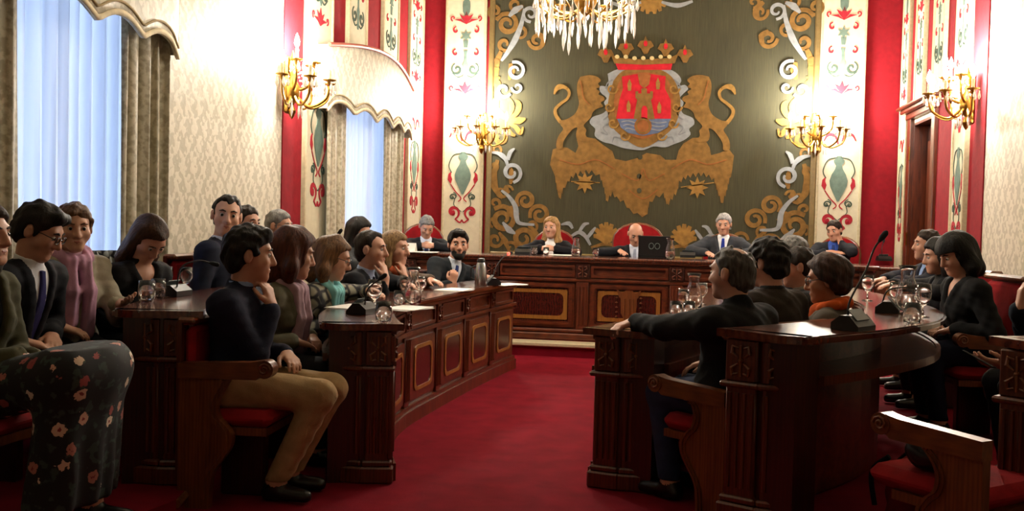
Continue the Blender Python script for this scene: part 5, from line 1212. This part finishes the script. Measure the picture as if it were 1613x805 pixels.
MB().tube([(-.048,0,.17),(-.085,0,.15),(-.085,0,.07),(-.05,0,.05)], .007, 8).build('handle', BLACK, r, True)
# microphones
def mic(label, px, py, z, rot, neck=None, sc=1.0, led=False):
    p = on_z(px, py, z); r = tag(empty('desk_microphone', (p.x, p.y, z+.001), R(rot)), label, 'microphone', 'microphone units on the desks'); r.scale = (sc,)*3
    b = MB().prism([(-.06,0),(.06,0),(.06,.018),(.02,.062),(-.02,.062),(-.06,.03)], -.085, .085).build('base_unit', BLACK, r)
    MB().box(-.045, .015, -.06, .06, 0, .003, T((.031,0,.052)) @ RY(R(46)) @ T((.0,0,0))).build('key_panel', plain('mic_panel', '4a5254', .35), b)
    if neck:
        q = [Vector(x) for x in neck]; P = bez([tuple(v) for v in q], 8)
        MB().tube(P, .0045, 7).build('gooseneck', BLACK, r, True); d = (Vector(P[-1])-Vector(P[-3])).normalized()
        MB().tube([Vector(P[-1])-d*.01, Vector(P[-1])+d*.012, Vector(P[-1])+d*.04, Vector(P[-1])+d*.05], [.006,.013,.013,.006], 10).build('mic_head', plain('mic_foam', '131414', .95), r, True)
        if led: MB().tube([Vector(P[-1])-d*.018, Vector(P[-1])-d*.004], .0135, 10).build('light_ring', REDLED, r, True)
mic('microphone unit on the outer left desk among the glasses', 275, 466, ZL2, 180, [(-.03,.03,.05),(-.06,.04,.16),(-.16,.05,.2),(-.24,.05,.19)])
mic('microphone unit on the near end of the inner left desk', 570, 494, ZL1, 175, [(-.03,.03,.05),(-.05,.04,.14),(-.12,.04,.2)])
mic('microphone with lit red ring in front of the bearded speaker', 776, 449, ZL1, 200, [(0,-.02,.05),(-.04,-.06,.16),(-.12,-.12,.25),(-.17,-.17,.27)], led=True)
mic('microphone unit on the dais left of the blonde woman', 824, 401, ZD, 90)
mic('microphone unit on the dais in front of the white-haired man', 1083, 406, ZD, 90)
mic('microphone with long upright neck on the middle right desk', 1344, 519, ZR2, -35, [(-.01,-.03,.05),(-.01,-.02,.12),(.01,.08,.25),(.02,.13,.34),(.035,.155,.38)], 1.05)
mic('microphone unit left of the carafe on the middle right desk', 1398, 492, ZR2, -15, [(-.03,.03,.05),(.0,.05,.12),(.1,.06,.14)])
mic('microphone on the small side desk by the door', 1392, 411, DAIS_Z+.86, 100, [(0,.02,.05),(.0,.03,.16),(.03,.0,.24)])
mic('microphone beside the far window woman on the outer left desk', 508, 442, ZL2, 180, [(-.02,.02,.05),(-.05,.03,.22),(-.12,.02,.34)])
# papers
def paper(label, px, py, z, rot, w=.21, d=.297, n=3, name='paper_sheets'):
    p = on_z(px, py, z); r = tag(empty(name, (p.x, p.y, z+.001), R(rot)), label, 'paper', 'papers on the desks')
    for k in range(n): MB().box(-d/2, d/2, -w/2, w/2, .0025*k, .0025*k+.002, T((.01*k, .006*(k % 2), 0)) @ RZ(R(5*(k % 3)-4))).build('sheet', PAPER, r)
paper('papers under the fist of the bearded speaker', 715, 458, ZL1, 80, n=4); paper('papers at the far end of the inner left desk', 800, 449, ZL1, 60, n=3)
paper('papers by the carafe on the inner left desk', 640, 487, ZL1, 75, n=3); paper('paper by the microphone unit on the inner left desk', 556, 484, ZL1, 80, n=2)
paper('papers in front of the blonde woman on the dais', 878, 402, ZD, 4, n=2); paper('papers in front of the man reading at the left of the dais', 664, 398, ZD, 10, n=4)
p = on_z(655, 398, ZD)
r = tag(empty('name_card', (p.x-.12, p.y+.03, ZD+.001), 0), 'white folded cards on the bench at the left end of the dais', 'card')
MB().prism([(-.0,.0),(.004,0),(.05,.1),(.046,.1)], -.1, .1, RZ(R(90))).prism([(.1,.0),(.104,0),(.054,.1),(.05,.1)], -.1, .1, RZ(R(90))).build('card_panel', PAPER, r)
# laptop with two pale rings on its lid
p = on_z(1030, 407, ZD); r = tag(empty('laptop', (p.x, p.y+.02, ZD+.001), R(2)), 'open black laptop with two pale rings on the lid', 'laptop')
MB().box(-.17, .17, .0, .24, 0, .018, bev=.004).build('keyboard_base', BLACK, r)
Mx = T((0, .0, .018)) @ RX(R(8)); lid = MB().box(-.17, .17, -.006, .006, 0, .225, Mx, bev=.003).build('lid', BLACK, r)
m = MB()
for s in (-1, 1): m.tube([(s*.032+.026*math.cos(k*math.pi/8), -.008, .115+.032*math.sin(k*math.pi/8)) for k in range(17)], .0035, 6, Mx)
m.build('ring_mark', plain('pale_print', '4a5a58', .4), lid, True)
# phone, bags, shawl, folder
p = at(1543, 566, 4.40); o = MB().box(-.036, .036, -.075, .075, -.004, .004, bev=.003).build('phone_body', BLACK)
r = tag(empty('mobile_phone', tuple(p), R(60)), 'dark mobile phone in the hand of the person at the right edge', 'phone'); o.parent = r
MB().box(-.032, .032, -.068, .068, .004, .0046).build('screen', plain('phone_screen', '20262c', .1), r); r.rotation_euler = (R(25), R(10), R(60))
def soft(name, mat, pr, lo, hi, parent, h=.012, wr=.006):
    F = Field(np.array(lo, float), np.array(hi, float), None, h, h)
    for q in pr: F.prim(q)
    X, Y, Z = F.full(); F.D += (np.sin(X*38+Z*21)*np.sin(Y*33+Z*27)*wr).astype(np.float32); return obj(name, F.mesh(name, mat), parent)
I3 = np.eye(3)
r = tag(empty('handbag', (1.05, 3.80, .452), R(130)), 'soft black handbag lying on the empty red seat', 'bag')
soft('bag_body', plain('black_leather', '17181a', .38, 0, .2), [('el', (0,0,.062), (.13,.15,.065), I3, .03), ('rc', (.05,-.08,.07), (.05,.1,.07), .05, .045, .04)], (-.2,-.25,-.01), (.2,.25,.25), r)
MB().tube(bez([(.0,-.1,.1),(.1,-.06,.14),(.12,.06,.14),(.02,.1,.1)], 6), .009, 8).build('strap', plain('black_leather', '17181a', .38), r, True)
r = tag(empty('backpack', (1.06, 4.25, STEP), R(40)), 'dark red and black backpack on the floor under the middle right desk', 'bag')
soft('bag_body', fabric('6a0d18'), [('el', (0,0,.16), (.15,.11,.17), I3, .05), ('rc', (-.1,0,.06), (.1,0,.06), .06, .06, .05)], (-.25,-.2,-.0), (.25,.2,.42), r)
soft('front_pocket', fabric('141416'), [('el', (0,-.1,.12), (.1,.05,.1), I3, .05)], (-.2,-.25,0), (.2,.1,.3), r)
for s in (-1, 1): MB().tube(bez([(s*.06,.1,.3),(s*.08,.17,.22),(s*.08,.15,.08)], 6), .012, 8).build('strap', fabric('141416'), r, True)
p = at(148, 428, 5.5); r = tag(empty('shawl', (p.x, p.y, 0), R(-20)), 'black and grey patterned shawl hung over a seat back', 'shawl')
g = [[(.06*math.sin(k/14*math.pi*1.0)+.012*math.sin(i*1.3), -.12+.24*i/16+.01*math.sin(k), 1.13-.34*abs(k-5)/9) for i in range(17)] for k in range(15)]
o = MB().sheet(g).build('shawl_cloth', m_patch('patterned_shawl', '15151a', '8e9088', 22), r, 'all'); so = o.modifiers.new('thickness', 'SOLIDIFY'); so.thickness = .006
p = at(270, 430, 6.0); seat('empty red seat with wooden top rail right of the woman bent forward', -3.28, 5.43, 0, STEP, None, w=.4, back_h=1.02)
